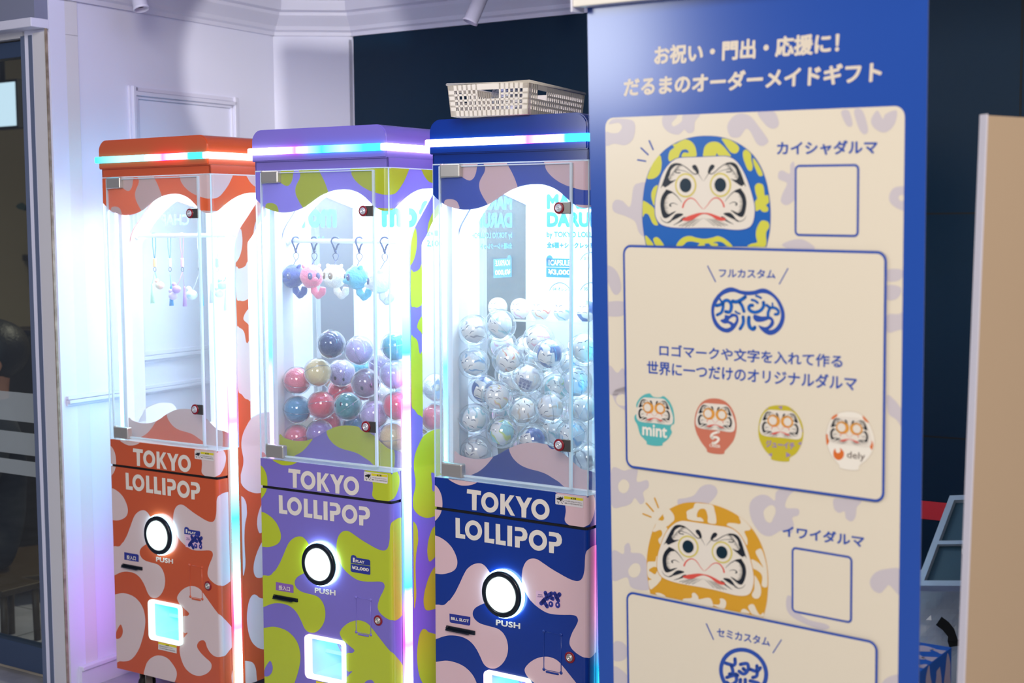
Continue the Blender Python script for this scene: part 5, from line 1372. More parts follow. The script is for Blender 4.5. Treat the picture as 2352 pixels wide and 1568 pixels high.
CAP2 = [((.163, .0915, 1.0287), 'navy', 'clear capsule with dark navy plush, topmost of the pile in the purple machine'),
        ((.252, .0926, 1.0173), 'lavender', 'clear capsule with pale lavender plush beside the navy one, top of purple machine pile'),
        ((.3383, .1285, 1.0281), 'teal', 'clear capsule with pale teal plush at top right of the purple machine pile'),
        ((.1174, .0915, .9548), 'cream', 'clear capsule with cream yellow plush in the purple machine'),
        ((.1349, .1647, .9481), 'lilac', 'clear capsule with lilac plush set back under the navy one, purple machine'),
        ((.2725, .0915, .9362), 'brown', 'clear capsule with mauve brown plush at mid height near the upright, purple machine'),
        ((.0465, .0915, .9294), 'pink', 'clear capsule with pink plush left of the cream one, purple machine'),
        ((.0465, .0915, .8543), 'blue', 'clear capsule with sky blue plush at the left edge of the purple machine pile'),
        ((.1274, .0915, .8718), 'red', 'clear capsule with coral red plush, front centre of the purple machine pile'),
        ((.2135, .0915, .8738), 'green', 'clear capsule with blue green plush right of the coral one, purple machine'),
        ((.2982, .0915, .8596), 'lavender', 'clear capsule with lavender plush behind the lower door lock of the purple machine'),
        ((.1209, .0915, .7966), 'purple', 'clear capsule with purple plush low behind the printed wave, purple machine'),
        ((.0445, .0915, .7795), 'pink', 'clear capsule with pink plush low in the left corner of the purple machine'),
        ((.3581, .0966, .9618), 'lilac', 'clear capsule with lilac plush against the right pane, below the teal one'),
        ((.3694, .0915, .8849), 'red', 'clear capsule with coral plush against the right pane of the purple machine'),
        ((.3567, .0915, .8053), 'cream', 'clear capsule with cream plush low at the right pane of the purple machine'),
        ((.0997, .2024, .8929), 'red', 'clear capsule with coral plush peeking out behind the lilac one, purple machine'),
        ((.3735, .2516, .9154), 'white', 'clear capsule with white plush and card at the side window, purple machine'),
        ((.3735, .2455, .8379), 'red', 'clear capsule with red plush low at the side window, purple machine')]
FILL2 = [(.2412, .1059, .7795), (.2178, .2053, .7795), (.1449, .2077, .7997), (.3306, .224, .7795), (.3735, .1612, .7795), (.2981, .1557, .7795), (.0465, .2206, .7795)]
BACK2 = [(0.0465, 0.2471, 0.9227), (0.1725, 0.2165, 0.9074), (0.208, 0.2403, 0.9698), (0.1127, 0.2785, 0.9418), (0.2433, 0.1951, 0.8918), (0.0844, 0.1644, 0.8131), (0.0465, 0.269, 0.8375), (0.2104, 0.2775, 0.8838)]
sm2, se2 = capsule_mesh(R2)
def link(name, me, parent=None, mtx=None):
    o = bpy.data.objects.new(name, me); COL.objects.link(o)
    if parent is not None: o.parent = parent
    if mtx is not None: o.matrix_local = mtx
    return o
rnd = random.Random(11)
plush_cache = {}
def eyes_on(bm_eye, bm_hi, r, yaw, pitch, big=1.0):
    for s in (-1, 1):
        a = yaw + s*.36
        d = Vector((math.sin(a)*math.cos(pitch), -math.cos(a)*math.cos(pitch), math.sin(pitch)))
        Mr = d.to_track_quat('Z', 'Y').to_matrix()
        ball(bm_eye, d*r*.985, r*.16*big, 2, sc=(.75, 1.15, .35), M=None if False else Mr.to_4x4())
        ball(bm_hi, d*r*1.03+Vector((-.03*r, 0, .05*r)), r*.05*big, 1)
def capsule_plush(i, p, c, label, shared=False):
    root = thing('plush_capsule', label, 'capsule', mtx=MM[1] @ Matrix.Translation(Vector(p)), group='plush capsules in the purple machine')
    rot = Matrix.Rotation(rnd.uniform(0, PI), 4, Vector((rnd.uniform(-1, 1), rnd.uniform(-1, 1), rnd.uniform(-.4, .4))).normalized())
    link('shell', sm2, root); link('seam', se2, root, rot)
    o = obj('plush', fuzzy(R2*.90, i*1.7, .06), plush_mat(c, PC[c]), root)
    o.rotation_euler = (rnd.uniform(-.6, .6), rnd.uniform(-.6, .6), 0)
    be, bh = BM(), BM(); eyes_on(be, bh, R2*.90, rnd.uniform(-.5, .9), rnd.uniform(-.5, .7))
    bh.free()
    if i in (4, 5, 9): obj('eye', be, mat('dark_eye', rgb(52, 48, 74), .4), o)
    else: be.free()
for i, (p, c, lb) in enumerate(CAP2): capsule_plush(i, p, c, lb)
for i, p in enumerate(FILL2): capsule_plush(40+i, p, ('pink', 'lilac', 'blue', 'cream', 'purple', 'green', 'red')[i], 'clear plush capsule deep at the bottom of the pile, purple machine')
for i, p in enumerate(BACK2): capsule_plush(60+i, p, ('cream', 'pink', 'lilac', 'teal', 'white', 'red', 'purple', 'blue')[i], 'clear plush capsule in the back rows of the pile, purple machine')
# product card in the capsule by the side window
crd = obj('product_card', BM(), PAPER); bm = BM(); box(bm, -.017, .017, -.001, .001, -.024, .024, bev=.0008); bm.to_mesh(crd.data); bm.free()
crd.matrix_world = MM[1] @ Matrix.Translation((.4125, .205, .918)) @ Matrix.Rotation(math.radians(90), 4, 'Z') @ Matrix.Rotation(math.radians(-32), 4, 'Y')
tag(crd, 'small white product card with a doll picture at the side window of the purple machine', 'card')
bm = BM(); box(bm, -.015, .015, -.0016, -.001, -.022, .022); cf = obj('card_print', bm, mat('card_blue_grey', rgb(150, 170, 204), .5), crd)
bm = BM(); lathe(bm, [(0, 0), (.009, 0), (.009, .0006), (0, .0006)], (-.002, -.0016, .006), (0, -1, 0), 24); obj('card_picture', bm, mat('card_cream', rgb(238, 220, 190), .5), crd)

R3 = .0382
SW = {'aqua': [rgb(240, 246, 250), rgb(150, 206, 220), rgb(236, 244, 248)], 'orange': [rgb(246, 240, 238), rgb(236, 130, 120), rgb(246, 236, 200), rgb(240, 244, 248)], 'navy': [rgb(236, 242, 250), rgb(86, 120, 184), rgb(70, 98, 170)],
      'pearl': [rgb(244, 244, 248), rgb(206, 204, 220), rgb(244, 240, 236)], 'yellow': [rgb(246, 246, 244), rgb(240, 226, 150), rgb(240, 190, 190), rgb(244, 246, 250)], 'sand': [rgb(244, 242, 244), rgb(220, 200, 180), rgb(240, 240, 246)],
      'sky': [rgb(240, 246, 252), rgb(128, 176, 226), rgb(230, 240, 250)], 'lime': [rgb(240, 248, 250), rgb(210, 230, 130), rgb(160, 220, 230)], 'grey': [rgb(238, 240, 244), rgb(150, 150, 166), rgb(236, 236, 242)], 'pink': [rgb(246, 242, 246), rgb(234, 180, 204), rgb(240, 240, 248)]}
CAP3 = [((.1235, .0925, 1.0929), 'aqua', 'clear capsule with aqua wrapped marble doll, topmost of the blue machine pile'),
        ((.0475, .0925, 1.0004), 'sky', 'clear capsule with pale blue marble doll at the left pane, upper row, blue machine'),
        ((.1368, .1055, 1.0123), 'orange', 'clear capsule with red and orange streaked doll, upper row of the blue machine'),
        ((.2607, .0925, 1.0313), 'navy', 'clear capsule with navy and white doll, upper right of the blue machine pile'),
        ((.2019, .0925, .9721), 'pearl', 'clear capsule with printed leaflet in front, centre of the blue machine pile'),
        ((.1142, .0925, .9246), 'yellow', 'clear capsule with yellow and pink streaked doll, middle row of the blue machine'),
        ((.264, .0925, .9102), 'sand', 'clear capsule with sand white doll right of centre, blue machine'),
        ((.0475, .0925, .8658), 'aqua', 'clear capsule with aqua doll at the left pane, lower row, blue machine'),
        ((.1279, .0925, .8416), 'lime', 'clear capsule with lime striped doll, lower row of the blue machine'),
        ((.2162, .0925, .8293), 'navy', 'clear capsule with navy doll low above the printed wave, blue machine'),
        ((.0475, .1019, .7888), 'grey', 'clear capsule with grey white doll in the lowest left corner, blue machine'),
        ((.1505, .1511, .8871), 'sand', 'clear capsule with sand doll set back under the leaflet one, blue machine'),
        ((.0475, .0925, 1.0779), 'grey', 'clear capsule with grey doll left of the topmost one, blue machine'),
        ((.2025, .1363, 1.0582), 'pink', 'clear capsule with faint pink doll behind the navy and white one, blue machine'),
        ((.333, .0925, .9715), 'sky', 'clear capsule with pale blue doll beyond the door edge, middle height, blue machine'),
        ((.3221, .0925, .8498), 'sky', 'clear capsule with pale blue doll behind the lower lock of the blue machine'),
        ((.3223, .1466, .9055), 'pearl', 'clear capsule with pearl doll set back by the right pane, blue machine'),
        ((.2251, .1683, .8435), 'aqua', 'clear capsule with bright aqua doll set back near the lower lock, blue machine'),
        ((.0475, .131, .9331), 'navy', 'clear capsule with navy doll at the left pane, middle row, blue machine'),
        ((.3548, .0925, 1.048), 'pearl', 'clear capsule with pearl doll near the banner edge, upper right, blue machine')]
FILL3 = [(.1607, .2805, .7805), (.3334, .2679, .7805), (.1767, .2046, .7805), (.2978, .199, .7805), (.2433, .2544, .7805), (.3725, .1778, .7805), (.0914, .2456, .7805)]
BACK3 = [(0.0992, 0.1864, 0.9551), (0.0475, 0.244, 0.9602), (0.1542, 0.2148, 1.0019), (0.0475, 0.2873, 0.8958), (0.0475, 0.2103, 1.0337), (0.077, 0.2816, 1.0213), (0.1762, 0.2536, 0.9322), (0.0475, 0.2969, 0.8188), (0.2252, 0.2457, 0.9969), (0.0475, 0.2157, 0.8641), (0.126, 0.26, 0.8522), (0.2075, 0.2498, 0.8613), (0.1073, 0.3157, 0.9362)]
sm3, se3 = capsule_mesh(R3)
def doll(r, c, i, T=None):
    """small round tumbling doll with a flat base and a pale face plate"""
    bm = BM()
    prof = [(0, -.92), (.42, -.92), (.47, -.86), (.62, -.72), (.86, -.36), (.93, .05), (.86, .42), (.66, .74), (.36, .93), (0, 1.0)]
    pts = crs([(a, b) for a, b in prof], False, 3)
    lathe(bm, [(max(0, a)*r, b*r) for a, b in pts], n=32)
    for f in bm.faces:
        cn = f.calc_center_median().normalized()
        if cn.y < -.55 and -.25 < cn.z < .62 and abs(cn.x) < .66: f.material_index = 1
    me = bpy.data.meshes.new('doll'); bm.to_mesh(me); bm.free()
    me.materials.append(swirl_mat(c, SW[c])); me.materials.append(mat('doll_face', rgb(244, 240, 238), .4))
    return me
def doll_face(r, root):
    bm = BM()
    for s in (-1, 1):
        ball(bm, (s*.27*r, -.80*r, .24*r), .085*r, 2, sc=(1, .5, 1.1)); tube(bm, [(s*.10*r, -.86*r, .42*r), (s*.30*r, -.76*r, .52*r), (s*.50*r, -.66*r, .40*r)], .03*r, 6)
        tube(bm, [(s*.12*r, -.90*r, -.08*r), (s*.34*r, -.86*r, -.02*r), (s*.50*r, -.76*r, -.12*r)], .025*r, 6)
    return obj('face_paint', bm, mat('doll_ink', rgb(70, 84, 120), .5), root)
def capsule_doll(i, p, c, label):
    root = thing('doll_capsule', label, 'capsule', mtx=MM[2] @ Matrix.Translation(Vector(p)), group='doll capsules in the blue machine')
    rot = Matrix.Rotation(rnd.uniform(0, PI), 4, Vector((rnd.uniform(-1, 1), rnd.uniform(-1, 1), rnd.uniform(-.4, .4))).normalized())
    link('shell', sm3, root); link('seam', se3, root, rot)
    d = link('doll', doll(R3*.80, c, i), root); d.rotation_euler = (rnd.uniform(-.7, .7), rnd.uniform(-.7, .7), rnd.uniform(-1.0, .8)); doll_face(R3*.80, d)
    return root
for i, (p, c, lb) in enumerate(CAP3):
    rt = capsule_doll(i, p, c, lb)
    if i == 4:
        s_ = Sheet(lambda u, v, h: ((R3*.93+h)*math.sin(u/R3+.35)*math.cos(v/R3-.25), -(R3*.93+h)*math.cos(u/R3+.35)*math.cos(v/R3-.25), (R3*.93+h)*math.sin(v/R3-.25)))
        g = [(-.018, -.014), (.018, -.014), (.018, .014), (-.018, .014)]
        def rotp(q): return [(x*.94+y*.34, -x*.34+y*.94) for x, y in q]
        for ix in range(6): s_.poly(rotp([(-.018+.006*ix, -.014), (-.012+.006*ix, -.014), (-.012+.006*ix, .014), (-.018+.006*ix, .014)]), 0, 0)
        for ix in range(3):
            for iy in range(2): s_.poly(rotp(ell(-.011+.011*ix, .000-.009*iy, .0038, .0038, 14)), 1, .0004)
        a = rotp([(-.015, .012), (.015, .012), (-.015, .008)]); s_.text('MARBLE', *a, 1, .0004, .03)
        a = rotp([(-.015, .0075), (.015, .0075), (-.015, .0045)]); s_.text('DARUMA', *a, 1, .0004, .03)
        obj('leaflet', s_.bm, [mat('leaflet_grey', rgb(196, 202, 226), .5), mat('leaflet_ink', rgb(110, 116, 166), .5)], rt)
for i, p in enumerate(FILL3): capsule_doll(50+i, p, ('sky', 'pearl', 'aqua', 'grey', 'navy', 'lime', 'sand')[i], 'clear doll capsule deep at the bottom of the pile, blue machine')
for i, p in enumerate(BACK3): capsule_doll(70+i, p, ('pearl', 'sky', 'aqua', 'sand', 'pink', 'grey', 'lime')[i % 7], 'clear doll capsule in the back rows of the pile, blue machine')
# dolls on the clear shelf of the blue machine
zs = SPEC[2]['shelf']
for k, (x, y, c, lb) in enumerate(((575, 150, 'pearl', 'white wrapped doll, leftmost on the clear shelf of the blue machine'), (735, 180, 'pink', 'white doll with faint pink stripes, second from left on the clear shelf'),
                                   (885, 205, 'orange', 'white doll with orange stripes on the clear shelf'), (1045, 185, 'aqua', 'bright aqua doll on the clear shelf of the blue machine'), (1215, 195, 'navy', 'navy doll on the clear shelf next to the banner edge'))):
    q = loc(2, *Z('Q4', [(x, y)])[0], 1, .345)
    r = .0265
    d = link('wrapped_doll', doll(r, c, k)); d.matrix_world = MM[2] @ Matrix.Translation((min(q.x, W-.032), .345, zs+.92*r+.0002)); tag(d, lb, 'doll', 'dolls on the clear shelf'); doll_face(r, d)

# ------------------------------------------------------------------ charms hanging from the rods
STEEL = mat('steel_clip', rgb(58, 68, 120), .3, .3)
def ear(bm, c, d, L, w):
    ball(bm, Vector(c)+Vector(d)*L*.4, 1.0, 3, sc=(w, w*.6, L*.62), M=Vector(d).to_track_quat('Z', 'Y').to_matrix().to_4x4())
yr, zr = SPEC[1]['rod']
FR['H'] = (640, 530, 7.35)
PL = [(290, 165, 245, 765, 'denim', rgb(70, 86, 160), -.05, 'blue grey plush ball charm with curled tail, leftmost on the rod of the purple machine'),
      (600, 165, 555, 770, 'candy', rgb(244, 130, 160), .95, 'pink plush ball charm turned sideways, second from left on the rod'),
      (960, 168, 940, 770, 'milk', rgb(250, 246, 238), .0, 'white cream plush ball charm with two eyes, third from left on the rod'),
      (1360, 172, 1320, 790, 'mint', rgb(96, 186, 214), -.5, 'light blue plush ball charm, fourth from left on the rod of the purple machine'),
      (1790, 172, 1700, 860, 'frost', rgb(220, 224, 240), -.9, 'pale grey plush charm behind the door edge, fifth on the rod')]
for k, (hx, hy, bx_, by_, nm, c, yw, lb) in enumerate(PL):
    hx_ = loc(1, *Z('H', [(hx, hy)])[0], 1, yr).x
    pb = loc(1, *Z('H', [(bx_, by_)])[0], 1, yr); r = .0295
    root = thing('plush_charm', lb, 'plush charm', mtx=MM[1] @ Matrix.Translation((hx_, yr, zr)), group='plush charms on the rod of the purple machine')
    c0 = Vector((pb.x-hx_, 0, pb.z-zr))
    a_ = (1.15, .1, .5, 1.2, .4)[k]
    bm = BM()
    hook = [Vector((.0105*math.cos(t), 0, .0105*math.sin(t))) for t in [math.radians(x) for x in range(205, -30, -18)]]
    hook = [Vector((-.0015, 0, -.026)), Vector((-.0035, 0, -.018))] + hook + [Vector((.004, 0, -.012)), Vector((.001, 0, -.022))]
    Rz = Matrix.Rotation(a_, 3, 'Z'); tube(bm, [Rz @ p for p in hook], .0023, 8)
    tube(bm, [(0, 0, -.022), (0, 0, -.030)], .0026, 10); lathe(bm, [(0, 0), (.0042, 0), (.0042, .0018), (0, .0018)], (0, 0, -.0275), n=16)
    obj('clip', bm, STEEL, root)
    bm = BM(); tube(bm, [Vector((.0085*math.cos(t*PI/12), .002*math.sin(t*PI/6), -.040+.0095*math.sin(t*PI/12))) for t in range(24)], .0009, 6, closed=True); obj('key_ring', bm, STEEL, root)
    bm = BM(); top = c0+Vector((0, 0, r*.9)); tube(bm, [Vector((0, 0, -.0485)), (Vector((0, 0, -.0485))+top)/2, top], .0012, 6); obj('loop', bm, mat('charm_cord', rgb(120, 128, 190), .7), root)
    bm = fuzzy(r, k*3.1, .07, 5); bm.transform(Matrix.Translation(c0))
    pm_ = plush_mat(nm, c)
    bd = obj('plush_body', bm, pm_, root)
    for s in (-1, 1):
        bm = BM(); d = Matrix.Rotation(yw, 3, 'Z') @ Vector((s*.62, .05, .8)).normalized(); ear(bm, c0+d*r*.82, d, r*.52, r*.26); obj('ear', bm, pm_, root)
    bm = fuzzy(r*.40, k+9, .05, 4, (1.2, .5, .7)); d = Matrix.Rotation(yw, 3, 'Z') @ Vector((0, -.86, -.28)); bm.transform(Matrix.Translation(c0+d*r)); obj('muzzle', bm, pm_, root)
    be, bh = BM(), BM(); eyes_on(be, bh, r*1.02, yw, .08, 1.75)
    for b in (be, bh): b.transform(Matrix.Translation(c0))
    e_ = obj('eye', be, mat('charm_eye_%s' % nm, rgb(90, 92, 140) if nm != 'milk' else rgb(146, 120, 100), .4), root); obj('eye_glint', bh, WHITEP, e_)
    t0 = c0 + Vector((r*.1, .1*r, -r*.8)); pts = [t0+Vector((r*x, 0, r*z)) for x, z in ((0, 0), (.12, -.5), (.55, -.85), (1.0, -.62), (1.1, -.12))]
    pts3 = []
    for i in range(len(pts)-1):
        for q in range(4): pts3.append(pts[i].lerp(pts[i+1], q/4))
    pts3.append(pts[-1])
    bm = BM(); tube(bm, pts3, [r*(.27+.04*math.sin(PI*i/(len(pts3)-1))) * (1+.08*math.sin(i*5)) for i in range(len(pts3))], 14); obj('tail', bm, pm_, root)
# strap charms of the red machine
yr, zr = SPEC[0]['rod']
FR['J'] = (320, 520, 7.468)
SC_ = [(250, 'peach', rgb(252, 214, 196), rgb(200, 250, 222), rgb(60, 160, 210), rgb(250, 206, 140), (380, 1010), (205, 1160), 'strap charm with peach ball and pale green tassel, leftmost in the red machine'),
       (512, 'blue lilac', rgb(214, 200, 244), rgb(70, 164, 236), rgb(130, 190, 240), rgb(232, 240, 244), (608, 1190), (530, 1200), 'strap charm with lilac ball and bright blue tassel, second from left in the red machine'),
       (725, 'violet', rgb(196, 160, 240), rgb(202, 164, 240), rgb(248, 190, 214), rgb(246, 200, 236), (665, 1075), (760, 1210), 'strap charm with violet tassel on a pink cord, third from left in the red machine'),
       (1020, 'aqua white', rgb(232, 236, 248), rgb(110, 214, 246), rgb(236, 240, 248), rgb(246, 246, 250), (925, 1170), (1048, 1200), 'strap charm with large white ball and aqua tassel, fourth from left in the red machine'),
       (1320, 'ice', rgb(222, 240, 248), rgb(224, 232, 250), rgb(226, 240, 248), rgb(190, 232, 240), (1400, 1150), (1220, 1150), 'pale strap charm right of the door edge in the red machine'),
       (1508, 'turquoise', rgb(190, 244, 248), rgb(200, 246, 250), rgb(70, 236, 240), rgb(230, 214, 240), (1450, 1010), (1465, 1280), 'strap charm on a bright turquoise cord next to the light strip, red machine')]
for k, (hx, nm, cb_, ct, cc_, ck, bpx, tpx, lb) in enumerate(SC_):
    x0 = loc(0, *Z('J', [(hx, 160)])[0], 1, yr).x
    root = thing('strap_charm', lb, 'strap charm', mtx=MM[0] @ Matrix.Translation((x0, yr, zr)), group='strap charms on the rod of the red machine')
    def rel(p):
        q = loc(0, *Z('J', [p])[0], 1, yr); return Vector((q.x-x0, 0, q.z-zr))
    kz = rel((hx, 620)).z
    cord = mat('cord '+nm, cc_, .7)
    bm = BM(); R_ = .0072
    lp_ = [Vector((-.001, 0, kz+.012)), Vector((-.006, 0, -.03))] + [Vector((R_*math.cos(t), R_*.4*math.sin(2*t), R_*math.sin(t))) for t in [math.radians(a) for a in range(190, -20, -20)]] + [Vector((.006, 0, -.03)), Vector((.001, 0, kz+.012))]
    tube(bm, lp_, .0011, 6); obj('cord', bm, cord, root)
    bm = BM(); lathe(bm, [(0, 0)]+[(.0042*(1+.13*(i % 2)), i*.0024) for i in range(11)]+[(0, .024)], (0, 0, kz-.012), n=16); obj('knot', bm, mat('knot '+nm, ck, .6), root)
    bm = BM(); tube(bm, [Vector((.005*math.cos(t*PI/9), 0, kz-.019+.006*math.sin(t*PI/9))) for t in range(18)], .0007, 6, closed=True); obj('ring', bm, STEEL, root)
    pb = rel(bpx); rb = .0125 if k != 3 else .0155
    bm = BM(); tube(bm, [Vector((0, 0, kz-.025)), (Vector((0, 0, kz-.025))+pb)/2+Vector((0, -.004, -.003)), pb+Vector((0, -.004, rb*.8))], .0009, 6); obj('ball_cord', bm, cord, root)
    pb = pb + Vector((0, -.006, 0))
    bm = BM(); ball(bm, pb, rb, 3, sc=(1, 1, .9)); obj('wooden_ball', bm, mat('bead '+nm, cb_, .3, noisecol=(60, ct, .5, .75)), root)
    bm = BM(); ball(bm, pb+Vector((-rb*.7 if k else -rb*.9, 0, rb*1.05)), rb*.5, 3); obj('small_bead', bm, mat('bead '+nm, cb_), root)
    pt_ = rel(tpx) + Vector((0, .004, 0))
    bm = BM(); tube(bm, [Vector((0, 0, kz-.025)), pt_+Vector((0, 0, .028))], .0007, 6); lathe(bm, [(0, .030), (.0024, .029), (.003, .024), (.0026, .022), (.0036, .010), (.0064, -.026), (.0058, -.026), (0, -.022)], pt_, n=20); obj('tassel', bm, mat('tassel '+nm, ct, .8, bump=(200, .4)), root)

# ------------------------------------------------------------------ plastic basket on the blue machine
BK = mat('ivory_plastic', rgb(236, 226, 206), .4)
cA = loc(2, 1036, 268, 2, 1.5678); cB = loc(2, 1212, 262, 2, 1.5678)
FR['Q'] = (780, 0, 3.7935)
zt_ = 1.5678 + (loc(2, 1212, 187, 1, cB.y).z-loc(2, 1212, 262, 1, cB.y).z)
ang = math.atan2(cB.y-cA.y, cB.x-cA.x)
bw_ = math.hypot(cB.x-cA.x, cB.y-cA.y); bd_ = .33; bh_ = zt_-1.5678
BKR = thing('storage_basket', 'ivory plastic mesh basket on top of the royal blue machine', 'basket', mtx=MM[2] @ Matrix.Translation((cA.x, cA.y, 1.5678)) @ Matrix.Rotation(ang, 4, 'Z'))
def bwall(bm, length, nx, handle, fmap):
    """perforated wall: solid bars around rows of square holes"""
    m_, rows = .012, 4
    cw = (length-2*m_)/nx; z0, z1 = .010, bh_-.012; chh = (z1-z0)/rows
    def bar(a, b, c, d): 
        vs = box(bm, a, b, 0, .0022, c, d)
        for v in vs: v.co = Vector(fmap(v.co.x, v.co.y, v.co.z))
    hs = cw*.36
    for i in range(nx+1):
        xa = m_+i*cw-hs/2; xb = xa+hs
        skip = handle and handle[0] < i < handle[1]
        bar(max(0, xa if i else 0), min(length, xb if i < nx else length), 0, bh_ if not skip else z0+chh*2+chh*.2)
    for j in range(rows+1):
        za = z0+j*chh-chh*.18; zb = z0+j*chh+chh*.18
        if j == 0: za = 0
        if j == rows: zb = bh_
        if j == 3 and handle:
            bar(0, m_+handle[0]*cw, za, zb); bar(m_+handle[1]*cw, length, za, zb)
        else: bar(0, length, za, zb)
tp = .006
bm = BM(); bwall(bm, bw_, 15, (5, 10), lambda x, y, z: (x-tp*(z/bh_)*(1-2*x/bw_), y-tp*z/bh_, z)); obj('front_wall', bm, BK, BKR)
bm = BM(); bwall(bm, bw_, 15, (5, 10), lambda x, y, z: (x-tp*(z/bh_)*(1-2*x/bw_), bd_-y+tp*z/bh_, z)); obj('back_wall', bm, BK, BKR)
bm = BM(); bwall(bm, bd_, 26, (3, 8), lambda x, y, z: (bw_-y+tp*z/bh_, x-tp*(z/bh_)*(1-2*x/bd_), z)); obj('side_wall', bm, BK, BKR)
bm = BM(); bwall(bm, bd_, 26, (3, 8), lambda x, y, z: (y-tp*z/bh_, x-tp*(z/bh_)*(1-2*x/bd_), z)); obj('side_wall', bm, BK, BKR)
bm = BM(); box(bm, 0, bw_, 0, bd_, 0, .0025, bev=.001); obj('basket_floor', bm, BK, BKR)
bm = BM(); tube(bm, [(-tp, -tp, bh_), (bw_+tp, -tp, bh_), (bw_+tp, bd_+tp, bh_), (-tp, bd_+tp, bh_)], .0032, 10, closed=True); obj('rim', bm, BK, BKR)
for x, y, lb in ((.115, .05, 'empty clear capsule lying in the basket, nearest its front corner'), (.065, .16, 'empty clear capsule lying further back in the basket')):
    o = thing('empty_capsule', lb, 'capsule', mtx=BKR.matrix_world @ Matrix.Translation((x, y, .0028+R2)), group='empty capsules in the basket')
    link('shell', sm2, o); link('seam', se2, o, Matrix.Rotation(.6, 4, 'X'))

# ------------------------------------------------------------------ ceiling spotlights
def spot_head(px, py, depth, tip, name_lb):
    a = at(px, py, depth); b = a + Vector(tip)
    R = thing('ceiling_spotlight', name_lb, 'spotlight', loc=(a.x, a.y, CEIL), group='spotlights under the ceiling')
    a = a - R.location; b = b - R.location
    d = (b-a).normalized()
    bm = BM(); lathe(bm, [(0, 0), (.021, 0), (.021, .09), (.0225, .092), (.0225, .098), (.019, .098), (.0185, .09), (0, .085)][:], a-d*.05, d, 28); obj('lamp_head', bm, TRIM, R)
    bm = BM(); tube(bm, [a-d*.02, (a.x, a.y, 0)], .006, 10); lathe(bm, [(0, 0), (.03, 0), (.03, -.012), (0, -.012)], (a.x, a.y, 0), (0, 0, 1), 24); obj('stem', bm, TRIM, R)
    bm = BM(); lathe(bm, [(0, 0), (.0175, 0), (.0175, .001), (0, .001)], a+d*.037, d, 24); obj('lens', bm, mat('dark_lens', rgb(20, 40, 50), .2), R)
    return R
spot_head(1095, 16, 4.0, (-.02, -.004, -.045), 'white cylinder ceiling spotlight in front of the navy wall')
spot_head(316, -14, 4.0, (.012, -.01, -.045), 'ceiling spotlight whose dark tip shows at the top edge above the red machine')

# ------------------------------------------------------------------ things behind the banner on the right
# cream partition panel in the foreground right
pz = 2.05
pa = at(2268, 263, pz); pb_ = at(2286, 263, pz); pang = math.radians(-10)
PT = thing('partition_panel', 'tall cream partition board at the right edge of the photo', 'partition', mtx=Matrix.Translation((pa.x, pa.y, 0)) @ Matrix.Rotation(math.radians(20), 4, 'Z'))
top = pa.z
CRB = mat('cream_board', rgb(186, 160, 130), .55); PTE = mat('white_edge', rgb(214, 208, 216), .4)
tl = math.radians(-1.55)
Mx = Matrix.Rotation(tl, 4, 'Y')
bm = BM(); box(bm, .001, .50, 0.0, .015, 0.0, top-.001, bev=.001); bm.transform(Matrix.Translation((0, 0, top)) @ Matrix.Rotation(-tl, 4, 'Y') @ Matrix.Translation((0, 0, -top))); obj('board', bm, CRB, PT)
bm = BM(); box(bm, -.0015, .0012, -.0006, .0156, 0.0, top+.001, bev=.0005); bm.transform(Matrix.Translation((0, 0, top)) @ Matrix.Rotation(-tl, 4, 'Y') @ Matrix.Translation((0, 0, -top))); obj('edge_trim', bm, PTE, PT)
# red stripe on the navy wall
sa = on_plane(2100, 1147, PB, nN); ux = (sa-PB); ux.z = 0; ux = ux.length
z_a = on_plane(2150, 1152, PB, nN).z; z_b = on_plane(2150, 1194, PB, nN).z
bm = BM(); box(bm, ux-.45, ux+.35, -.004, -.0005, z_b, z_a, bev=.0008); o = obj('red_band', bm, mat('red_sign', rgb(236, 44, 54), .35)); o.matrix_world = frame_mtx(PB, WN_A)
tag(o, 'flat red band on the navy wall right of the banner', 'sign')
# tilted sign stand
SD = 2.75
c = [at(x, y, d) for x, y, d in ((2186, 1147, SD+.10), (2330, 1142, SD+.02), (2262, 1340, SD-.12), (2108, 1354, SD-.04))]
cx_ = (c[1]-c[0]).normalized(); dn = (c[3]-c[0]); nn = cx_.cross(dn).normalized()
if nn.dot(FW) > 0: nn = -nn
dn = nn.cross(cx_) ; dn = dn if dn.dot(c[3]-c[0]) > 0 else -dn
wid = (c[1]-c[0]).length; hei = (c[3]-c[0]).length; shx = (c[3]-c[0]).dot(cx_)
foot = c[2]
SG = thing('sign_stand', 'tilted aluminium framed notice stand seen from behind, right of the banner', 'sign stand', loc=((c[2]-cx_*.06).x, (c[2]-cx_*.06).y, 0))
ALF = mat('satin_aluminium', rgb(176, 190, 206), .4, .4)
def sg(u, v, h): return c[0] + (c[1]-c[0])*u + (c[3]-c[0])*v + nn*h - SG.location
bm = BM()
def para(bm, u0, u1, v0, v1, h0, h1):
    vs = [bm.verts.new(sg(u, v, h)) for h in (h0, h1) for u, v in ((u0, v0), (u1, v0), (u1, v1), (u0, v1))]
    for f in ((0, 1, 2, 3), (7, 6, 5, 4), (0, 4, 5, 1), (1, 5, 6, 2), (2, 6, 7, 3), (3, 7, 4, 0)): bm.faces.new([vs[i] for i in f])
e1, e2 = .013/wid, .013/hei
for a in ((0, 1, 0, e2), (0, 1, 1-e2, 1), (0, e1, e2, 1-e2), (1-e1, 1, e2, 1-e2)):
    para(bm, *a, -.004, .012); 
bmesh.ops.recalc_face_normals(bm, faces=bm.faces[:]); obj('frame', bm, ALF, SG)
bm = BM(); para(bm, e1, 1-e1, e2, 1-e2, -.002, .003); bmesh.ops.recalc_face_normals(bm, faces=bm.faces[:]); obj('back_panel', bm, mat('slate_panel', rgb(44, 76, 96), .5), SG)
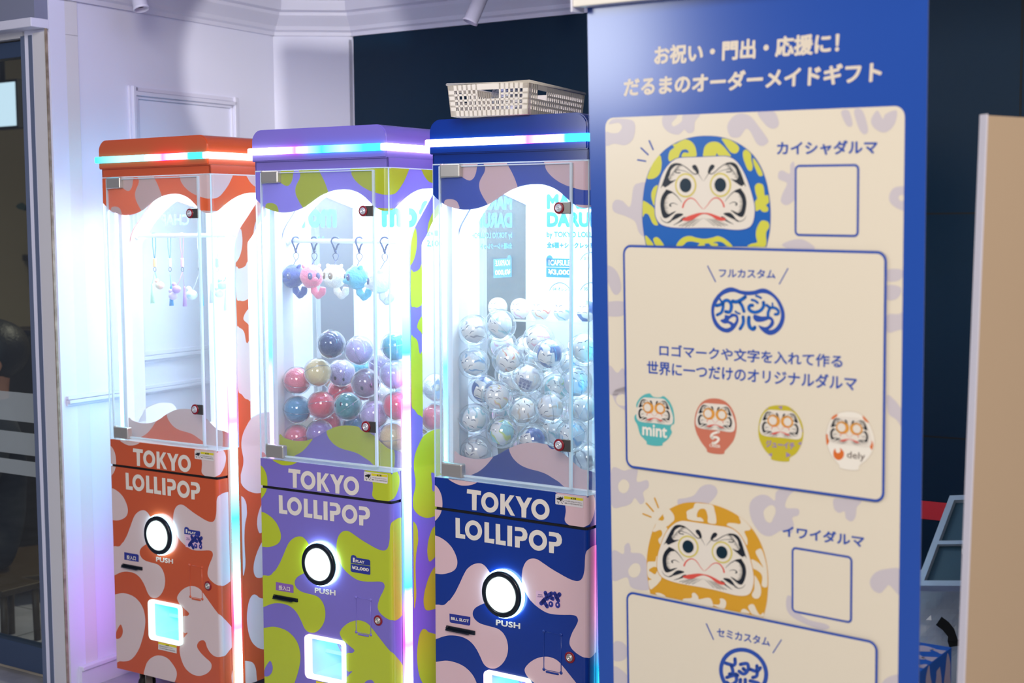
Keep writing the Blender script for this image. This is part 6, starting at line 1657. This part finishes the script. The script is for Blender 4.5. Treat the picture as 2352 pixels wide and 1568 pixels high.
bm = BM(); para(bm, .10, .52, .515, .555, .006, .012); bmesh.ops.recalc_face_normals(bm, faces=bm.faces[:]); obj('cross_bar', bm, ALF, SG)
pj = at(2226, 1262, SD-.03)-SG.location
bm = BM(); tube(bm, [pj, pj+Vector((0, 0, -.05))], .014, 12); ball(bm, pj, .013, 3); obj('swivel', bm, CHROME, SG)
bm = BM(); tube(bm, [Vector((pj.x, pj.y+.012, pj.z-.02)), Vector((pj.x, pj.y+.012, .25)), Vector((pj.x, pj.y+.012, .02))], .011, 12); obj('pole', bm, mat('black_pole', rgb(14, 20, 26), .4), SG)
bm = BM(); lathe(bm, [(0, 0), (.10, 0), (.10, .008), (.02, .018), (0, .018)], (pj.x, pj.y+.012, 0), n=40); obj('base', bm, mat('black_pole', rgb(14, 20, 26)), SG)
# patterned carton, plastic bag and strap
bc = at(2186, 1486, 2.62); gd = math.radians(-35)
BXR = thing('patterned_carton', 'blue and pink blob patterned carton low at the right, beside the banner', 'carton', mtx=Matrix.Translation((bc.x, bc.y, 0)) @ Matrix.Rotation(gd, 4, 'Z'))
bz = bc.z
CB, CPK = mat('carton_blue', rgb(40, 112, 224), .4), mat('carton_pink', rgb(226, 206, 226), .4)
bm = BM(); box(bm, -.30, 0, -.26, 0, 0, bz, bev=.001)
s1_ = Sheet(lambda u, v, h: (u, -.26-h, v)); s2_ = Sheet(lambda u, v, h: (h, u-.26, v)); s3_ = Sheet(lambda u, v, h: (u, v-.26, bz+h))
rr3 = random.Random(5)
def blob(cx, cy, a, b, k):
    return crs([(cx+a*(1+.35*math.sin(3*t+k))*math.cos(t), cy+b*(1+.3*math.cos(2*t+k*2))*math.sin(t)) for t in [2*PI*i/9 for i in range(9)]], True, 4)
for i in range(14): s1_.poly(blob(-.29+.047*(i % 7), bz-.05-.09*(i//7), .03, .022, i), 1, .0004, (-.299, -.001, .01, bz-.001))
for i in range(12): s2_.poly(blob(.02+.055*(i % 5), bz-.05-.10*(i//5), .018, .04, i), 1, .0004, (.001, .259, .01, bz-.001))
for i in range(30): s3_.poly(blob(-.28+.058*(i % 6), .02+.05*(i//6), .030, .016, i*1.3), 1, .0004, (-.299, -.001, .001, .259))
obj('carton_body', bm, CB, BXR)
for s in (s1_, s2_, s3_):
    for f in s.bm.faces: f.material_index = 0
    obj('printed_pattern', s.bm, CPK, BXR)
BAGM = clear('crinkled_plastic', (.88, .92, .94, 1), .10, .55, 2.2, .25, frost=.55)
g0 = at(2165, 1420, 2.95)
bm = BM(); res = bmesh.ops.create_icosphere(bm, subdivisions=5, radius=1.0)
for v in bm.verts:
    n = v.co.copy(); k = 1+.22*noise.noise(n*2.3)+.10*abs(noise.noise(n*6.5))
    v.co = Vector((n.x*.16*k, n.y*.10*k, g0.z*.5*(1+.96*n.z*(1+.08*noise.noise(n*4)))))
bag = obj('plastic_bag', bm, BAGM, smooth=False); bag.location = (g0.x, g0.y, 0.004)
tag(bag, 'crumpled clear plastic bag of packing sheets below the tilted notice stand', 'plastic bag')
for k, (px, py, rot) in enumerate(((2140, 1372, .5), (2168, 1366, .1), (2200, 1362, -.2), (2150, 1395, .8))):
    bm = BM(); q = bmesh.ops.create_grid(bm, x_segments=14, y_segments=14, size=.075)
    for v in bm.verts: v.co.z += .007*noise.noise(v.co*38+Vector((k*3, 0, 0)))
    bm.transform(Matrix.Rotation(rot, 4, 'Y') @ Matrix.Rotation(math.radians(84), 4, 'X') @ Matrix.Rotation(math.radians(45), 4, 'Z'))
    p_ = obj('packing_sheet', bm, BAGM, bag); p_.location = at(px, py+16, 2.93-.012*k)-bag.location
    sol = p_.modifiers.new('thickness', 'SOLIDIFY'); sol.thickness = .002
s_pts = [at(x, y, 2.80) for x, y in ((2156, 1425), (2172, 1437), (2184, 1452), (2188, 1470), (2192, 1484), (2206, 1478), (2216, 1464))]
bm = BM(); rb = []
for i, p in enumerate(s_pts):
    w = (Vector((.6, 0, .9)) if i < 3 else Vector((1, 0, .1))).normalized()*.010
    rb.append([bm.verts.new(p-w), bm.verts.new(p+w)])
for a, b in zip(rb, rb[1:]): bm.faces.new((a[0], a[1], b[1], b[0]))
stp = obj('black_strap', bm, mat('black_webbing', rgb(10, 16, 20), .8)); sol = stp.modifiers.new('thickness', 'SOLIDIFY'); sol.thickness = .0025
tag(stp, 'black strap curling over the plastic bag', 'strap')

# ------------------------------------------------------------------ person sitting behind the glass door, mostly out of frame
hd = P0 + nD*0.62; ph = on_plane(-14, 822, hd, nD)
PR = thing('person', 'person with dark hair sitting behind the glass door at the left edge', 'person', loc=(ph.x, ph.y, 0))
SKIN = mat('skin', rgb(186, 128, 100), .55); HAIR = mat('dark_hair', rgb(14, 14, 18), .5, bump=(90, .5)); CLO = mat('dark_jumper', rgb(36, 40, 46), .9)
zh = ph.z
bm = BM()
def skin_body():
    me = bpy.data.meshes.new('body'); 
    V = {'hip': (0, 0, zh-.66, .13), 'waist': (0, 0, zh-.48, .115), 'chest': (0, 0, zh-.32, .13), 'neckb': (0, 0, zh-.19, .055), 'neck': (0, 0, zh-.11, .048), 'head': (0, -.012, zh, .088), 'crown': (0, -.008, zh+.06, .07),
         'shl': (-.15, 0, zh-.24, .055), 'ell': (-.22, -.10, zh-.46, .042), 'wrl': (-.12, -.30, zh-.50, .030), 'hal': (-.08, -.37, zh-.50, .032), 'shr': (.15, 0, zh-.24, .055), 'elr': (.22, -.10, zh-.46, .042), 'wrr': (.12, -.30, zh-.50, .030), 'har': (.08, -.37, zh-.50, .032),
         'hipl': (-.09, -.03, zh-.68, .09), 'knl': (-.12, -.42, zh-.66, .065), 'anl': (-.12, -.42, .08, .042), 'fol': (-.12, -.56, .045, .035), 'hipr': (.09, -.03, zh-.68, .09), 'knr': (.12, -.42, zh-.66, .065), 'anr': (.12, -.42, .08, .042), 'for': (.12, -.56, .045, .035)}
    E = [('hip', 'waist'), ('waist', 'chest'), ('chest', 'neckb'), ('neckb', 'neck'), ('neck', 'head'), ('head', 'crown'), ('chest', 'shl'), ('shl', 'ell'), ('ell', 'wrl'), ('wrl', 'hal'), ('chest', 'shr'), ('shr', 'elr'), ('elr', 'wrr'), ('wrr', 'har'),
         ('hip', 'hipl'), ('hipl', 'knl'), ('knl', 'anl'), ('anl', 'fol'), ('hip', 'hipr'), ('hipr', 'knr'), ('knr', 'anr'), ('anr', 'for')]
    ks = list(V); me.from_pydata([V[k][:3] for k in ks], [(ks.index(a), ks.index(b)) for a, b in E], [])
    o = bpy.data.objects.new('body', me); COL.objects.link(o)
    o.modifiers.new('skin', 'SKIN'); o.modifiers.new('sub', 'SUBSURF').levels = 2
    for i, k in enumerate(ks):
        o.data.skin_vertices[0].data[i].radius = (V[k][3], V[k][3])
    o.data.skin_vertices[0].data[0].use_root = True
    bpy.context.view_layer.update()
    m2 = bpy.data.meshes.new_from_object(o.evaluated_get(bpy.context.evaluated_depsgraph_get()))
    bpy.data.objects.remove(o); m2.materials.clear(); m2.materials.append(CLO); m2.materials.append(SKIN)
    for p in m2.polygons:
        p.use_smooth = True
        if p.center.z > zh-.155: p.material_index = 1
    return m2
bd = bpy.data.objects.new('body', skin_body()); COL.objects.link(bd); bd.parent = PR
bm = BM(); ball(bm, (0, .012, zh+.03), .112, 4, sc=(.95, 1.02, 1.0)); 
for v in list(bm.verts):
    if v.co.y < -.045 and v.co.z < zh+.06: v.co.y = -.045
    v.co += v.co.normalized()*.004*noise.noise(v.co*30)
obj('hair', bm, HAIR, PR)
bm = BM()
for s in (-1, 1): ball(bm, (s*.092, -.01, zh-.015), .026, 3, sc=(.45, .8, 1.2))
ball(bm, (0, -.105, zh-.02), .016, 2, sc=(.8, 1, 1.2)); obj('facial_feature', bm, SKIN, PR)
for s in (-1, 1):
    bm = BM(); ball(bm, (s*.034, -.094, zh+.008), .011, 2, sc=(1, .6, .6)); obj('eye', bm, mat('dark_eye', rgb(52, 48, 74), .4), PR)
bm = BM(); ball(bm, (0, -.094, zh-.055), .022, 2, sc=(1, .4, .25)); obj('mouth', bm, mat('lip', rgb(160, 92, 84), .5), PR)
PR.rotation_euler = (0, 0, math.radians(-60))
bench = thing('bench', 'dark bench behind the glass door under the sitting person', 'bench', loc=(ph.x, ph.y, 0))
bm = BM(); box(bm, -.25, .25, -.2, .25, zh-.80, zh-.76, bev=.004); obj('seat', bm, STOOLW, bench)
for sx in (-.22, .22):
    for sy in (-.17, .22):
        bm = BM(); tube(bm, [(sx, sy, 0), (sx, sy, zh-.80)], .015); obj('leg', bm, STOOLW, bench)
bench.rotation_euler = PR.rotation_euler
